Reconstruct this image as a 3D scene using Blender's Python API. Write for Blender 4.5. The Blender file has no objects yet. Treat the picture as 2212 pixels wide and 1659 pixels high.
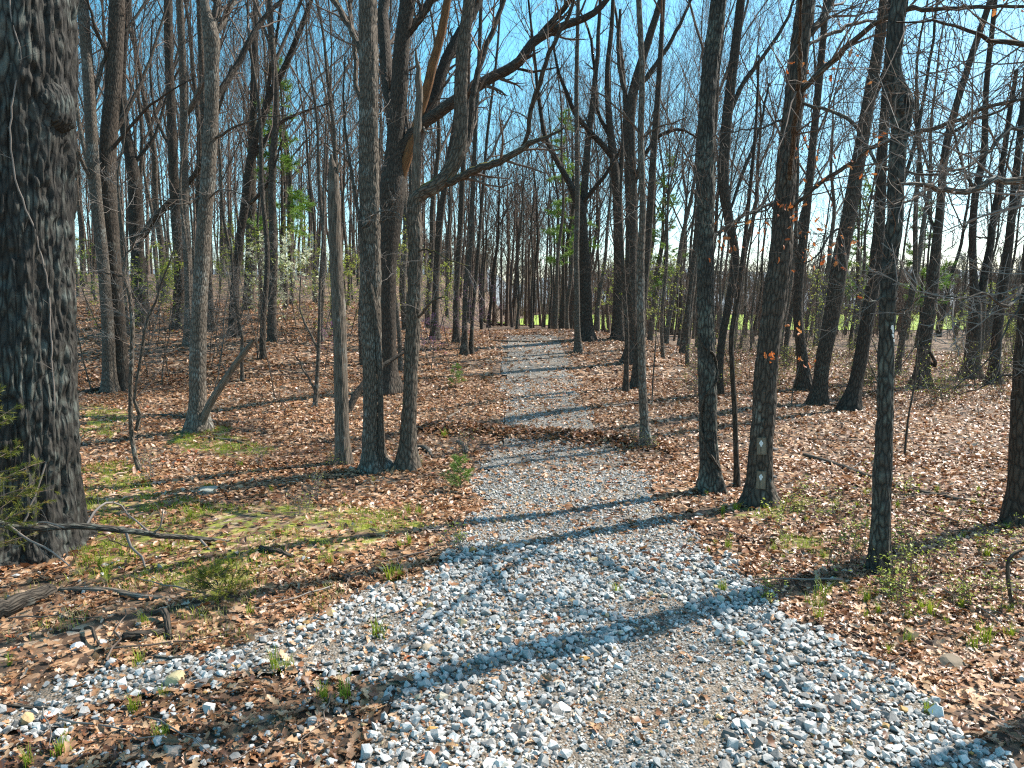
import bpy, bmesh, math, random
import numpy as np
from mathutils import Vector

R = math.radians
rng = np.random.default_rng(11)
random.seed(11)
scene = bpy.context.scene
col = scene.collection

# ------------------------------------------------------------------ camera
CAM_H, PITCH, FD, CX, CY = 3.2, R(6.0), 1587.5, 1106.0, 829.5   # FD: focal length for a 2212 px wide frame
cam_d = bpy.data.cameras.new('camera')
cam_d.sensor_width = 36.0
cam_d.lens = 36.0 * FD / 2212.0
cam_d.clip_start = 0.1
cam_d.clip_end = 6000
cam = bpy.data.objects.new('camera', cam_d)
col.objects.link(cam)
cam.location = (0, 0, CAM_H)
cam.rotation_euler = (R(90) - PITCH, 0, 0)
scene.camera = cam

# ------------------------------------------------------------------ sky, sun, exposure
SUN_EL, SUN_AZ = R(50), R(28.5)          # azimuth measured from +X towards +Y
world = bpy.data.worlds.new('World')
scene.world = world
world.use_nodes = True
wn = world.node_tree
bg = wn.nodes['Background']
sky = wn.nodes.new('ShaderNodeTexSky')
sky.sky_type = 'NISHITA'
sky.sun_disc = False
sky.sun_elevation = SUN_EL
sky.sun_rotation = R(90) - SUN_AZ
sky.altitude = 200
sky.air_density = 1.0
sky.dust_density = 1.2
sky.ozone_density = 1.6
hs = wn.nodes.new('ShaderNodeHueSaturation')
hs.inputs['Saturation'].default_value = 1.35
hs.inputs['Hue'].default_value = 0.468
wn.links.new(sky.outputs[0], hs.inputs['Color'])
wn.links.new(hs.outputs[0], bg.inputs[0])
bg.inputs[1].default_value = 0.14
sun_d = bpy.data.lights.new('sun', 'SUN')
sun_d.energy = 5.0
sun_d.angle = R(0.5)
sun_d.color = (1.0, 0.95, 0.86)
sun = bpy.data.objects.new('sun', sun_d)
col.objects.link(sun)
SUNV = Vector((math.cos(SUN_EL) * math.cos(SUN_AZ), math.cos(SUN_EL) * math.sin(SUN_AZ), math.sin(SUN_EL)))
sun.rotation_euler = SUNV.to_track_quat('Z', 'Y').to_euler()
sun.location = (20, 10, 30)
scene.view_settings.view_transform = 'Standard'
scene.view_settings.look = 'None'
scene.view_settings.exposure = 1.02
scene.view_settings.gamma = 1.0
scene.view_settings.use_curve_mapping = False
scene.render.engine = 'CYCLES'
scene.cycles.use_denoising = False
scene.cycles.max_bounces = 5
scene.cycles.diffuse_bounces = 3
scene.cycles.glossy_bounces = 2
scene.cycles.transparent_max_bounces = 4
scene.cycles.pixel_filter_type = 'BLACKMAN_HARRIS'
scene.cycles.filter_width = 1.2

# ------------------------------------------------------------------ number helpers
def hash01(ix, iy, iz, s=0):
    h = (ix.astype(np.int64) * 374761393 + iy.astype(np.int64) * 668265263 + iz.astype(np.int64) * 2147483647 + s * 1274126177) & 0xFFFFFFFF
    h = ((h ^ (h >> 13)) * 1274126177) & 0xFFFFFFFF
    h = ((h ^ (h >> 16)) * 2246822519) & 0xFFFFFFFF
    return ((h ^ (h >> 15)) & 0xFFFFFF) / float(0xFFFFFF)

def vnoise(x, y, z=None, s=0):
    """value noise in -1..1"""
    x = np.asarray(x, float); y = np.asarray(y, float)
    z = np.zeros_like(x) if z is None else np.asarray(z, float)
    xi, yi, zi = np.floor(x), np.floor(y), np.floor(z)
    fx, fy, fz = x - xi, y - yi, z - zi
    fx, fy, fz = fx*fx*(3-2*fx), fy*fy*(3-2*fy), fz*fz*(3-2*fz)
    out = 0
    for dx in (0, 1):
        for dy in (0, 1):
            for dz in (0, 1):
                w = (fx if dx else 1-fx) * (fy if dy else 1-fy) * (fz if dz else 1-fz)
                out = out + w * hash01(xi+dx, yi+dy, zi+dz, s)
    return out * 2 - 1

def worley_edge(x, y, z, s=0):
    """F2-F1 of jittered cells"""
    xi, yi, zi = np.floor(x), np.floor(y), np.floor(z)
    f1 = np.full(x.shape, 9.0); f2 = np.full(x.shape, 9.0)
    for dx in (-1, 0, 1):
        for dy in (-1, 0, 1):
            for dz in (-1, 0, 1):
                cx, cy, cz = xi+dx, yi+dy, zi+dz
                px = cx + hash01(cx, cy, cz, s+1) - x
                py = cy + hash01(cx, cy, cz, s+2) - y
                pz = cz + hash01(cx, cy, cz, s+3) - z
                d = np.sqrt(px*px + py*py + pz*pz)
                f2 = np.where(d < f1, f1, np.minimum(f2, d))
                f1 = np.minimum(f1, d)
    return f2 - f1

def sstep(a, b, x):
    t = np.clip((np.asarray(x, float) - a) / (b - a), 0, 1)
    return t*t*(3-2*t)

# ------------------------------------------------------------------ terrain
_ty = np.linspace(0, 600, 2401)
def _table(pts):
    a = np.interp(_ty, [p[0] for p in pts], [p[1] for p in pts])
    k = np.hanning(25); k /= k.sum()
    return np.convolve(np.pad(a, 12, 'edge'), k, 'valid')
_L = _table([(0,0),(12,0),(19,.08),(24,.5),(30,1.6),(35,2.4),(45,3.4),(55,4.5),(80,6.6),(140,9),(600,12)])
_C = _table([(0,0),(12,0),(17,.15),(22,.42),(27.7,.8),(31,1.22),(39,1.84),(44,1.8),(60,1.3),(90,.8),(140,.3),(600,0)])
_Rr = _table([(0,0),(15,.1),(25,.42),(40,.5),(60,.3),(100,.0),(230,.0),(600,7)])

def terrain(x, y, fine=True):
    x = np.asarray(x, float); y = np.asarray(y, float)
    yy = np.clip(y, 0, 600)
    zl, zc, zr = np.interp(yy, _ty, _L), np.interp(yy, _ty, _C), np.interp(yy, _ty, _Rr)
    wl = sstep(-2.5, -11, x); wr = sstep(3.5, 13, x)
    z = zc*(1-wl)*(1-wr) + zl*wl + zr*wr
    z = z + 0.10*vnoise(x/3.1+5, y/3.1, s=4) * sstep(3, 12, np.hypot(x, y))
    # low berm of drifted leaves crossing the trail
    t = (y - 17.2 + 0.35*(x-0.8))
    z = z + 0.13*np.exp(-(t/0.45)**2) * sstep(-3.2, -1.2, x) * sstep(4.0, 2.2, x)
    if fine:
        z = z + 0.025*vnoise(x/.55, y/.55, s=9)*sstep(30, 8, np.hypot(x, y))
    return z

def tz(x, y):
    return float(terrain(np.array([x]), np.array([y]))[0])

_cp, _sp = math.cos(PITCH), math.sin(PITCH)
def ray(px, py):
    a, b = (px - CX) / FD, (py - CY) / FD
    return np.array([a, _cp - b*_sp, -_sp - b*_cp])
def ground_hit(px, py, far=400.0):
    d = ray(px, py)
    ts = np.concatenate([np.linspace(2, 60, 1800), np.linspace(60.1, far, 1200)])
    z = CAM_H + d[2]*ts - terrain(d[0]*ts, d[1]*ts)
    i = np.argmax(z < 0)
    if z[i] >= 0: i = len(ts)-1
    t = ts[i]
    return d[0]*t, d[1]*t
def at_depth(px, py, Y):
    d = ray(px, py); t = Y / d[1]
    return np.array([d[0]*t, Y, CAM_H + d[2]*t])

# ------------------------------------------------------------------ mesh helpers
def make_mesh(name, V, faces, mat=None, uv=None, tint=None, smooth=True):
    me = bpy.data.meshes.new(name)
    V = np.ascontiguousarray(V, np.float32)
    faces = [np.asarray(f, np.int32) for f in faces if len(f)]
    nl = sum(f.size for f in faces); nf = sum(len(f) for f in faces)
    me.vertices.add(len(V)); me.vertices.foreach_set('co', V.ravel())
    lv = np.concatenate([f.ravel() for f in faces]).astype(np.int32)
    tot = np.concatenate([np.full(len(f), f.shape[1], np.int32) for f in faces])
    st = np.concatenate([[0], np.cumsum(tot)[:-1]]).astype(np.int32)
    me.loops.add(nl); me.loops.foreach_set('vertex_index', lv)
    me.polygons.add(nf); me.polygons.foreach_set('loop_start', st)
    me.polygons.foreach_set('use_smooth', np.full(nf, smooth, bool))
    if uv is not None:
        l = me.uv_layers.new(name='UVMap')
        l.data.foreach_set('uv', np.asarray(uv, np.float32)[lv].ravel())
    if tint is not None:
        a = me.attributes.new('tint', 'FLOAT_COLOR', 'POINT')
        t = np.asarray(tint, np.float32)
        if t.ndim == 1: t = np.stack([t, t, t, np.ones_like(t)], 1)
        a.data.foreach_set('color', t.ravel())
    me.update(calc_edges=True)
    if mat is not None: me.materials.append(mat)
    return me

def link(name, me, parent=None, loc=None):
    o = bpy.data.objects.new(name, me)
    col.objects.link(o)
    if parent is not None: o.parent = parent
    if loc is not None: o.location = loc
    return o

def tag(o, label=None, cat=None, group=None, kind=None):
    if label: o['label'] = label
    if cat: o['category'] = cat
    if group: o['group'] = group
    if kind: o['kind'] = kind
    return o

def thing(name, label, cat, loc=(0, 0, 0), group=None):
    o = bpy.data.objects.new(name, None)
    o.empty_display_size = 0.2
    col.objects.link(o); o.location = loc
    return tag(o, label, cat, group)

def copy_tree(o, parent=None):
    c = o.copy(); col.objects.link(c)
    if parent is not None: c.parent = parent
    for ch in list(o.children): copy_tree(ch, c)
    return c

class Tubes:
    """collects tapering tubes, then makes them all in one go"""
    def __init__(s): s.g = {}
    def add(s, path, rad, sides=5):
        s.g.setdefault((len(path), sides), []).append((np.asarray(path, float), np.asarray(rad, float)))
    def mesh(s, name, mat, origin=(0, 0, 0)):
        Vs, Fs, Us, base = [], [], [], 0
        for (n, k), items in s.g.items():
            P = np.stack([i[0] for i in items]); Rd = np.stack([i[1] for i in items]); m = len(P)
            T = np.gradient(P, axis=1); T /= np.linalg.norm(T, axis=2, keepdims=True) + 1e-9
            mz = np.abs(T.mean(1)[:, 2])
            ref = np.where((mz > .75)[:, None], np.array([[0, 1., 0]]), np.array([[0, 0, 1.]]))[:, None, :]
            N = ref - (ref*T).sum(2, keepdims=True)*T; N /= np.linalg.norm(N, axis=2, keepdims=True) + 1e-9
            B = np.cross(T, N)
            a = np.linspace(0, 2*np.pi, k+1)
            V = P[:, :, None, :] + Rd[:, :, None, None]*(np.cos(a)[None, None, :, None]*N[:, :, None, :] + np.sin(a)[None, None, :, None]*B[:, :, None, :])
            L = np.concatenate([np.zeros((m, 1)), np.cumsum(np.linalg.norm(np.diff(P, axis=1), axis=2), 1)], 1) + rng.random((m, 1))*7
            u = a[None, None, :]*Rd.mean(1)[:, None, None]*np.ones((m, n, 1))
            U = np.stack([u, np.repeat(L[:, :, None], k+1, 2)], -1)
            idx = np.arange(m*n*(k+1)).reshape(m, n, k+1) + base
            F = np.stack([idx[:, :-1, :-1], idx[:, :-1, 1:], idx[:, 1:, 1:], idx[:, 1:, :-1]], -1).reshape(-1, 4)
            Vs.append(V.reshape(-1, 3)); Us.append(U.reshape(-1, 2)); Fs.append(F); base += m*n*(k+1)
        if not Vs: return None
        return make_mesh(name, np.concatenate(Vs) - np.asarray(origin), [np.concatenate(Fs)], mat, uv=np.concatenate(Us))

def spline(pts, n):
    """smooth path through control points (any number of columns)"""
    P = np.asarray(pts, float)
    if len(P) == 2: return P[0] + (P[1]-P[0])*np.linspace(0, 1, n)[:, None]
    d = np.concatenate([[0], np.cumsum(np.linalg.norm(np.diff(P[:, :3], axis=0), axis=1)+1e-6)])
    M = np.gradient(P, d, axis=0)
    t = np.linspace(0, d[-1], n); i = np.clip(np.searchsorted(d, t, 'right')-1, 0, len(P)-2)
    h = (d[i+1]-d[i])[:, None]; s = ((t-d[i])[:, None])/h
    return (2*s**3-3*s**2+1)*P[i] + (s**3-2*s**2+s)*h*M[i] + (-2*s**3+3*s**2)*P[i+1] + (s**3-s**2)*h*M[i+1]

# ------------------------------------------------------------------ materials
def new_mat(name):
    m = bpy.data.materials.new(name); m.use_nodes = True
    nt = m.node_tree; b = nt.nodes['Principled BSDF']
    b.inputs['Specular IOR Level'].default_value = 0.3
    return m, nt, b
def N(nt, t, **kw):
    n = nt.nodes.new(t)
    for k, v in kw.items():
        if k in n.inputs: n.inputs[k].default_value = v
        else: setattr(n, k, v)
    return n
def ramp(nt, fac, stops, interp='LINEAR'):
    r = nt.nodes.new('ShaderNodeValToRGB'); e = r.color_ramp; e.interpolation = interp
    while len(e.elements) < len(stops): e.elements.new(0.5)
    for el, (p, c) in zip(e.elements, stops):
        el.position = p; el.color = (*c, 1) if len(c) == 3 else c
    nt.links.new(fac, r.inputs[0]); return r
def mix(nt, fac, a, b, mode='MIX'):
    m = nt.nodes.new('ShaderNodeMix'); m.data_type = 'RGBA'; m.blend_type = mode
    for sock, v in ((m.inputs['Factor'], fac), (m.inputs['A'], a), (m.inputs['B'], b)):
        if hasattr(v, 'is_linked') or isinstance(v, bpy.types.NodeSocket): nt.links.new(v, sock)
        elif isinstance(v, tuple): sock.default_value = (*v, 1) if len(v) == 3 else v
        else: sock.default_value = v
    return m.outputs['Result']
def mathn(nt, op, a, b=None, c=None):
    m = nt.nodes.new('ShaderNodeMath'); m.operation = op
    for s, v in zip(m.inputs, (a, b, c)):
        if v is None: continue
        if isinstance(v, bpy.types.NodeSocket): nt.links.new(v, s)
        else: s.default_value = v
    return m.outputs[0]

def bark(name, dark, light, su=26., sv=5.5, lichen=.25, lcol=(.30, .33, .27), bump=.9, moss=0., dist=.02):
    m, nt, b = new_mat(name); L = nt.links
    uv = N(nt, 'ShaderNodeUVMap')
    mp = N(nt, 'ShaderNodeMapping'); mp.inputs['Scale'].default_value = (su, sv, 1)
    L.new(uv.outputs[0], mp.inputs[0])
    nz = N(nt, 'ShaderNodeTexNoise', Scale=.7, Detail=3.0); L.new(mp.outputs[0], nz.inputs['Vector'])
    wp = N(nt, 'ShaderNodeVectorMath', operation='MULTIPLY_ADD'); L.new(nz.outputs['Color'], wp.inputs[0]); wp.inputs[1].default_value = (1.3, 1.3, 0); L.new(mp.outputs[0], wp.inputs[2])
    vo = N(nt, 'ShaderNodeTexVoronoi', feature='DISTANCE_TO_EDGE', voronoi_dimensions='2D', Scale=1.0); L.new(wp.outputs[0], vo.inputs['Vector'])
    fi = N(nt, 'ShaderNodeTexNoise', Scale=3.0, Detail=6.0, Roughness=.65); L.new(mp.outputs[0], fi.inputs['Vector'])
    h = ramp(nt, vo.outputs['Distance'], [(0, (0, 0, 0)), (.33, (1, 1, 1))])
    hh = mathn(nt, 'MULTIPLY_ADD', fi.outputs[0], .55, mathn(nt, 'MULTIPLY', h.outputs[0], .7))
    c = mix(nt, ramp(nt, hh, [(.2, (0, 0, 0)), (.85, (1, 1, 1))]).outputs[0], dark, light)
    ge = N(nt, 'ShaderNodeNewGeometry'); oi = N(nt, 'ShaderNodeObjectInfo')
    lz = N(nt, 'ShaderNodeTexNoise', Scale=2.6, Detail=5.0, Roughness=.7); L.new(ge.outputs['Position'], lz.inputs['Vector'])
    if lichen > 0:
        lm = ramp(nt, lz.outputs[0], [(.60-lichen*.3, (0, 0, 0)), (.72-lichen*.25, (1, 1, 1))])
        c = mix(nt, mathn(nt, 'MULTIPLY', lm.outputs[0], mathn(nt, 'MULTIPLY', h.outputs[0], .8)), c, lcol)
    if moss > 0:
        sx = N(nt, 'ShaderNodeSeparateXYZ'); L.new(ge.outputs['Normal'], sx.inputs[0])
        mm = mathn(nt, 'MULTIPLY', ramp(nt, sx.outputs[2], [(.55, (0, 0, 0)), (.9, (1, 1, 1))]).outputs[0], moss)
        c = mix(nt, mm, c, (.26, .22, .02))
    hv = N(nt, 'ShaderNodeHueSaturation'); L.new(c, hv.inputs['Color'])
    L.new(mathn(nt, 'MULTIPLY_ADD', oi.outputs['Random'], .5, .75), hv.inputs['Value'])
    L.new(hv.outputs[0], b.inputs['Base Color'])
    b.inputs['Roughness'].default_value = .85
    bp = N(nt, 'ShaderNodeBump', Strength=bump, Distance=dist); L.new(hh, bp.inputs['Height']); L.new(bp.outputs[0], b.inputs['Normal'])
    return m

def plain(name, c, rough=.8, var=.5, transl=0., spec=.3):
    m, nt, b = new_mat(name)
    oi = N(nt, 'ShaderNodeObjectInfo'); ge = N(nt, 'ShaderNodeNewGeometry')
    nz = N(nt, 'ShaderNodeTexNoise', Scale=5.0, Detail=3.0); nt.links.new(ge.outputs['Position'], nz.inputs['Vector'])
    f = mathn(nt, 'MULTIPLY_ADD', nz.outputs[0], var, mathn(nt, 'MULTIPLY_ADD', oi.outputs['Random'], var*.6, 1-var*.8))
    hv = N(nt, 'ShaderNodeHueSaturation', Color=(*c, 1)); nt.links.new(f, hv.inputs['Value'])
    nt.links.new(hv.outputs[0], b.inputs['Base Color'])
    b.inputs['Roughness'].default_value = rough; b.inputs['Specular IOR Level'].default_value = spec
    if transl: add_transl(nt, b, hv.outputs[0], transl)
    return m
def add_transl(nt, b, colsock, amt):
    tr = N(nt, 'ShaderNodeBsdfTranslucent'); nt.links.new(colsock, tr.inputs[0])
    ms = N(nt, 'ShaderNodeMixShader'); ms.inputs[0].default_value = amt
    nt.links.new(b.outputs[0], ms.inputs[1]); nt.links.new(tr.outputs[0], ms.inputs[2])
    nt.links.new(ms.outputs[0], nt.nodes['Material Output'].inputs[0])

def tinted(name, stops, rough=.6, transl=0., spec=.4, noise=0., obj=False, bump=0.):
    """colour picked by a per-piece random number: the vertex attribute tint, or the object's own random"""
    m, nt, b = new_mat(name)
    if obj: f = N(nt, 'ShaderNodeObjectInfo').outputs['Random']
    else: f = N(nt, 'ShaderNodeAttribute', attribute_name='tint').outputs['Fac']
    r = ramp(nt, f, stops); c = r.outputs[0]
    if noise:
        ge = N(nt, 'ShaderNodeNewGeometry')
        nz = N(nt, 'ShaderNodeTexNoise', Scale=38.0, Detail=4.0); nt.links.new(ge.outputs['Position'], nz.inputs['Vector'])
        hv = N(nt, 'ShaderNodeHueSaturation'); nt.links.new(c, hv.inputs['Color'])
        nt.links.new(mathn(nt, 'MULTIPLY_ADD', nz.outputs[0], noise*2, 1-noise), hv.inputs['Value']); c = hv.outputs[0]
        if bump:
            bp = N(nt, 'ShaderNodeBump', Strength=bump, Distance=.01); nt.links.new(nz.outputs[0], bp.inputs['Height']); nt.links.new(bp.outputs[0], b.inputs['Normal'])
    nt.links.new(c, b.inputs['Base Color'])
    b.inputs['Roughness'].default_value = rough; b.inputs['Specular IOR Level'].default_value = spec
    if transl: add_transl(nt, b, c, transl)
    return m

M = {}
M['oak'] = bark('bark_oak', (.014, .0125, .011), (.055, .049, .041), 22, 3.0, .40, (.14, .155, .135), 1.0)
M['brown'] = bark('bark_brown', (.024, .018, .0135), (.12, .093, .069), 30, 5, .15, (.30, .31, .26), .9)
M['grey'] = bark('bark_grey', (.030, .0235, .018), (.155, .124, .094), 34, 6, .22, (.28, .29, .26), .9)
M['dark'] = bark('bark_dark', (.018, .0135, .010), (.085, .064, .047), 28, 4.5, .10, (.15, .15, .12), .9)
M['lichen'] = bark('bark_lichen', (.017, .015, .0125), (.085, .075, .06), 30, 6, .40, (.19, .205, .165), .9)
M['mossy'] = bark('bark_mossy', (.026, .02, .0145), (.125, .097, .072), 30, 5, .15, (.20, .20, .16), .9, moss=1.0)
M['dead'] = bark('dead_wood', (.05, .038, .028), (.20, .16, .122), 42, 2.2, .12, (.36, .35, .31), .6)
M['orange'] = bark('stripped_wood', (.055, .03, .017), (.24, .115, .045), 36, 1.8, .0, (.3, .3, .3), .6)
M['twig'] = plain('twig_bark', (.14, .10, .076), .75)
M['twig_dark'] = plain('twig_dark', (.10, .072, .054), .8)
M['twig_pale'] = plain('twig_pale', (.21, .175, .15), .6)
M['leaf'] = tinted('dry_leaf', [(0, (.08, .036, .02)), (.2, (.21, .09, .042)), (.42, (.34, .165, .078)), (.62, (.43, .23, .11)), (.80, (.50, .32, .19)), (.93, (.58, .44, .34)), (1, (.42, .12, .04))], .42, .18, .5, .25)
M['leaf_obj'] = tinted('dry_leaf_single', [(0, (.12, .055, .025)), (.3, (.26, .13, .06)), (.6, (.42, .25, .13)), (.9, (.54, .36, .21)), (1, (.42, .14, .05))], .45, .15, .5, .3, obj=True)
M['leaf_red'] = tinted('clinging_leaf', [(0, (.30, .07, .02)), (.5, (.48, .14, .03)), (1, (.55, .24, .08))], .5, .35)
STONE = [(0, (.10, .09, .08)), (.18, (.22, .205, .19)), (.45, (.34, .325, .305)), (.72, (.47, .455, .43)), (.93, (.60, .58, .54)), (.97, (.42, .33, .20)), (1, (.46, .24, .07))]
M['stone'] = tinted('gravel_stone', STONE, .8, 0, .3, .16, bump=.5)
M['stone_obj'] = tinted('single_stone', STONE, .8, 0, .3, .2, obj=True, bump=.6)
M['grass'] = tinted('grass_blade', [(0, (.13, .19, .012)), (.5, (.27, .34, .025)), (.9, (.42, .44, .05)), (1, (.42, .35, .17))], .5, .4)
M['green'] = tinted('young_leaf', [(0, (.20, .27, .03)), (.6, (.36, .42, .06)), (1, (.50, .50, .12))], .5, .4)
M['redbud'] = tinted('redbud_bud', [(0, (.30, .08, .28)), (1, (.55, .22, .50))], .5, .3)
M['blossom'] = tinted('dogwood_blossom', [(0, (.55, .6, .35)), (1, (.8, .8, .66))], .6, .3)
M['cedar'] = tinted('cedar_needle', [(0, (.07, .09, .01)), (.5, (.19, .22, .02)), (.85, (.30, .29, .04)), (1, (.34, .19, .05))], .5, .3)
M['pine'] = tinted('pine_needle', [(0, (.09, .17, .025)), (.6, (.20, .34, .05)), (1, (.32, .45, .09))], .5, .3)

# ------------------------------------------------------------------ zones on the ground
def zone(pts):
    return np.array([ground_hit(x, y) for x, y in pts])
def inside(poly, x, y, wob=.0, s=0):
    if wob:
        x = x + wob*vnoise(x/.5, y/.5, s=31+s) + wob*1.5*vnoise(x/1.7, y/1.7, s=35+s) + wob*.6*vnoise(x/.17, y/.17, s=33+s)
        y = y + wob*vnoise(x/.5+9, y/.5, s=32+s)
    r = np.zeros(x.shape, bool); n = len(poly)
    for i in range(n):
        x1, y1 = poly[i]; x2, y2 = poly[(i+1) % n]
        if abs(y2-y1) < 1e-9: continue
        c = ((y1 > y) != (y2 > y)) & (x < (x2-x1)*(y-y1)/(y2-y1)+x1)
        r ^= c
    return r
Z_TRAIL = zone([(1092,724),(1080,800),(1076,860),(1072,930),(1052,990),(1030,1050),(1045,1110),(990,1185),(905,1240),(760,1275),(620,1330),(480,1385),(300,1425),(150,1470),(-80,1535),(-200,1800),(300,2100),(1500,2100),(2500,1850),(2250,1680),(2050,1570),(1930,1480),(1800,1405),(1690,1335),(1600,1270),(1470,1150),(1400,1045),(1330,965),(1268,880),(1242,800),(1205,724)])
Z_HOLE = zone([(-260,1625),(120,1570),(400,1510),(600,1470),(800,1445),(905,1462),(840,1540),(740,1640),(640,1760),(300,1900),(-300,1900)])
Z_FINE = zone([(1340,1320),(1490,1305),(1600,1380),(1660,1470),(1720,1700),(1700,1900),(1250,1900),(1330,1600),(1400,1450)])
Z_SPARSE = zone([(-150,1180),(180,1185),(330,1260),(560,1240),(700,1260),(480,1385),(300,1425),(150,1470),(-100,1530),(-250,1500)])
Z_GRASS = [zone([(165,1010),(300,1000),(330,1060),(420,1085),(640,1090),(860,1100),(905,1122),(700,1185),(560,1245),(430,1290),(300,1255),(190,1190)]),
           zone([(370,925),(470,922),(570,975),(430,990),(360,960)]),
           zone([(1560,1082),(1705,1088),(1690,1118),(1530,1112)]),
           zone([(170,880),(260,890),(240,950),(165,940)]),
           zone([(1640,1140),(1760,1165),(1800,1215),(1660,1200)])]
def on_trail(x, y, wob=.16): return inside(Z_TRAIL, x, y, wob) & ~inside(Z_HOLE, x, y, wob*1.4, 5)
def on_grass(x, y):
    g = np.zeros(x.shape, bool)
    for i, z in enumerate(Z_GRASS): g |= inside(z, x, y, .3, 10+i)
    return g

# ------------------------------------------------------------------ forest floor (one sheet to the horizon)
def build_floor():
    rr = np.concatenate([[0.3], np.geomspace(1.0, 3000, 330)])
    an = np.concatenate([np.linspace(R(38), R(142), 420), np.linspace(R(142), R(398), 70)[1:-1]])
    A, Rr = np.meshgrid(an, rr)
    X, Y = Rr*np.cos(A), Rr*np.sin(A)
    Z = terrain(X, Y)
    dy = np.hypot(X, Y)
    Z = np.where(dy < 60, Z - .035*on_trail(X, Y, 0.0), Z)
    n, k = X.shape
    idx = np.arange(n*k).reshape(n, k); nx = np.roll(idx, -1, 1)
    F = np.stack([idx[:-1], idx[1:], nx[1:], nx[:-1]], -1).reshape(-1, 4)[:, ::-1]
    near = dy < 60
    g = np.zeros(X.shape); g[near] = on_grass(X[near], Y[near])
    tint = np.stack([g, g*0, g*0, np.ones_like(g)], -1).reshape(-1, 4)
    m, nt, b = new_mat('leaf_litter_ground'); L = nt.links
    ge = N(nt, 'ShaderNodeNewGeometry')
    v1 = N(nt, 'ShaderNodeTexVoronoi', Scale=11.0); L.new(ge.outputs['Position'], v1.inputs['Vector'])
    v2 = N(nt, 'ShaderNodeTexVoronoi', Scale=5.0); L.new(ge.outputs['Position'], v2.inputs['Vector'])
    sx = N(nt, 'ShaderNodeSeparateColor'); L.new(v1.outputs['Color'], sx.inputs[0])
    c = ramp(nt, sx.outputs[0], [(0, (.03, .02, .014)), (.35, (.09, .05, .03)), (.6, (.22, .12, .065)), (.82, (.40, .25, .145)), (1, (.52, .38, .27))]).outputs[0]
    nz = N(nt, 'ShaderNodeTexNoise', Scale=1.1, Detail=5.0); L.new(ge.outputs['Position'], nz.inputs['Vector'])
    c = mix(nt, ramp(nt, nz.outputs[0], [(.42, (0, 0, 0)), (.62, (.75, .75, .75))]).outputs[0], c, (.06, .042, .028))
    at = N(nt, 'ShaderNodeAttribute', attribute_name='tint')
    n2 = N(nt, 'ShaderNodeTexNoise', Scale=4.0, Detail=5.0, Roughness=.7); L.new(ge.outputs['Position'], n2.inputs['Vector'])
    gm = mathn(nt, 'MULTIPLY', N_sep(nt, at), ramp(nt, n2.outputs[0], [(.46, (0, 0, 0)), (.60, (.8, .8, .8))]).outputs[0])
    c = mix(nt, gm, c, mix(nt, sx.outputs[1], (.13, .16, .015), (.30, .32, .04)))
    L.new(c, b.inputs['Base Color']); b.inputs['Roughness'].default_value = .8
    h = mathn(nt, 'ADD', sx.outputs[2], mathn(nt, 'MULTIPLY', v2.outputs['Distance'], .8))
    bp = N(nt, 'ShaderNodeBump', Strength=.9, Distance=.06); L.new(h, bp.inputs['Height']); L.new(bp.outputs[0], b.inputs['Normal'])
    me = make_mesh('forest_floor', np.stack([X, Y, Z], -1).reshape(-1, 3), [F], m, tint=tint)
    o = link('forest_floor', me); tag(o, 'forest floor of brown fallen leaves and soil under the trees', None, None, 'structure')
    return o
def N_sep(nt, at):
    s = N(nt, 'ShaderNodeSeparateColor'); nt.links.new(at.outputs['Color'], s.inputs[0]); return s.outputs[0]
floor = build_floor()

# gravel trail: a sheet draped on the floor, with its stones as children
def build_trail():
    Vs, Fs, base = [], [], 0
    for y0, y1, st in ((2.2, 14, .09), (14, 46, .22)):
        xs = np.arange(-7, 9, st); ys = np.arange(y0, y1+st*.5, st)
        X, Y = np.meshgrid(xs, ys)
        Z = terrain(X, Y) + .012
        ok = inside(Z_TRAIL, X, Y, .12) & ~inside(Z_HOLE, X, Y, .2, 5)
        idx = np.arange(X.size).reshape(X.shape) + base
        k = ok[:-1, :-1] & ok[1:, 1:] & ok[1:, :-1] & ok[:-1, 1:]
        F = np.stack([idx[:-1, :-1], idx[:-1, 1:], idx[1:, 1:], idx[1:, :-1]], -1)[k]
        Vs.append(np.stack([X, Y, Z], -1).reshape(-1, 3)); Fs.append(F); base += X.size
    V = np.concatenate(Vs); F = np.concatenate(Fs)
    used = np.unique(F); remap = np.full(len(V), -1); remap[used] = np.arange(len(used))
    m, nt, b = new_mat('fine_gravel'); L = nt.links
    ge = N(nt, 'ShaderNodeNewGeometry')
    v = N(nt, 'ShaderNodeTexVoronoi', Scale=42.0); L.new(ge.outputs['Position'], v.inputs['Vector'])
    s = N(nt, 'ShaderNodeSeparateColor'); L.new(v.outputs['Color'], s.inputs[0])
    c = ramp(nt, s.outputs[0], [(0, (.06, .05, .04)), (.4, (.15, .13, .105)), (.75, (.30, .28, .25)), (1, (.45, .43, .40))]).outputs[0]
    nz = N(nt, 'ShaderNodeTexNoise', Scale=1.6, Detail=6.0, Roughness=.7); L.new(ge.outputs['Position'], nz.inputs['Vector'])
    c = mix(nt, ramp(nt, nz.outputs[0], [(.40, (0, 0, 0)), (.62, (.85, .85, .85))]).outputs[0], c, (.17, .125, .085))
    L.new(c, b.inputs['Base Color']); b.inputs['Roughness'].default_value = .85
    bp = N(nt, 'ShaderNodeBump', Strength=1.0, Distance=.02); L.new(v.outputs['Distance'], bp.inputs['Height']); bp.invert = True; L.new(bp.outputs[0], b.inputs['Normal'])
    o = link('gravel_trail', make_mesh('gravel_trail', V[used], [remap[F]], m))
    tag(o, 'pale grey crushed stone trail running up through the woods', None, None, 'structure')
    return o
trail = build_trail()

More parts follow.
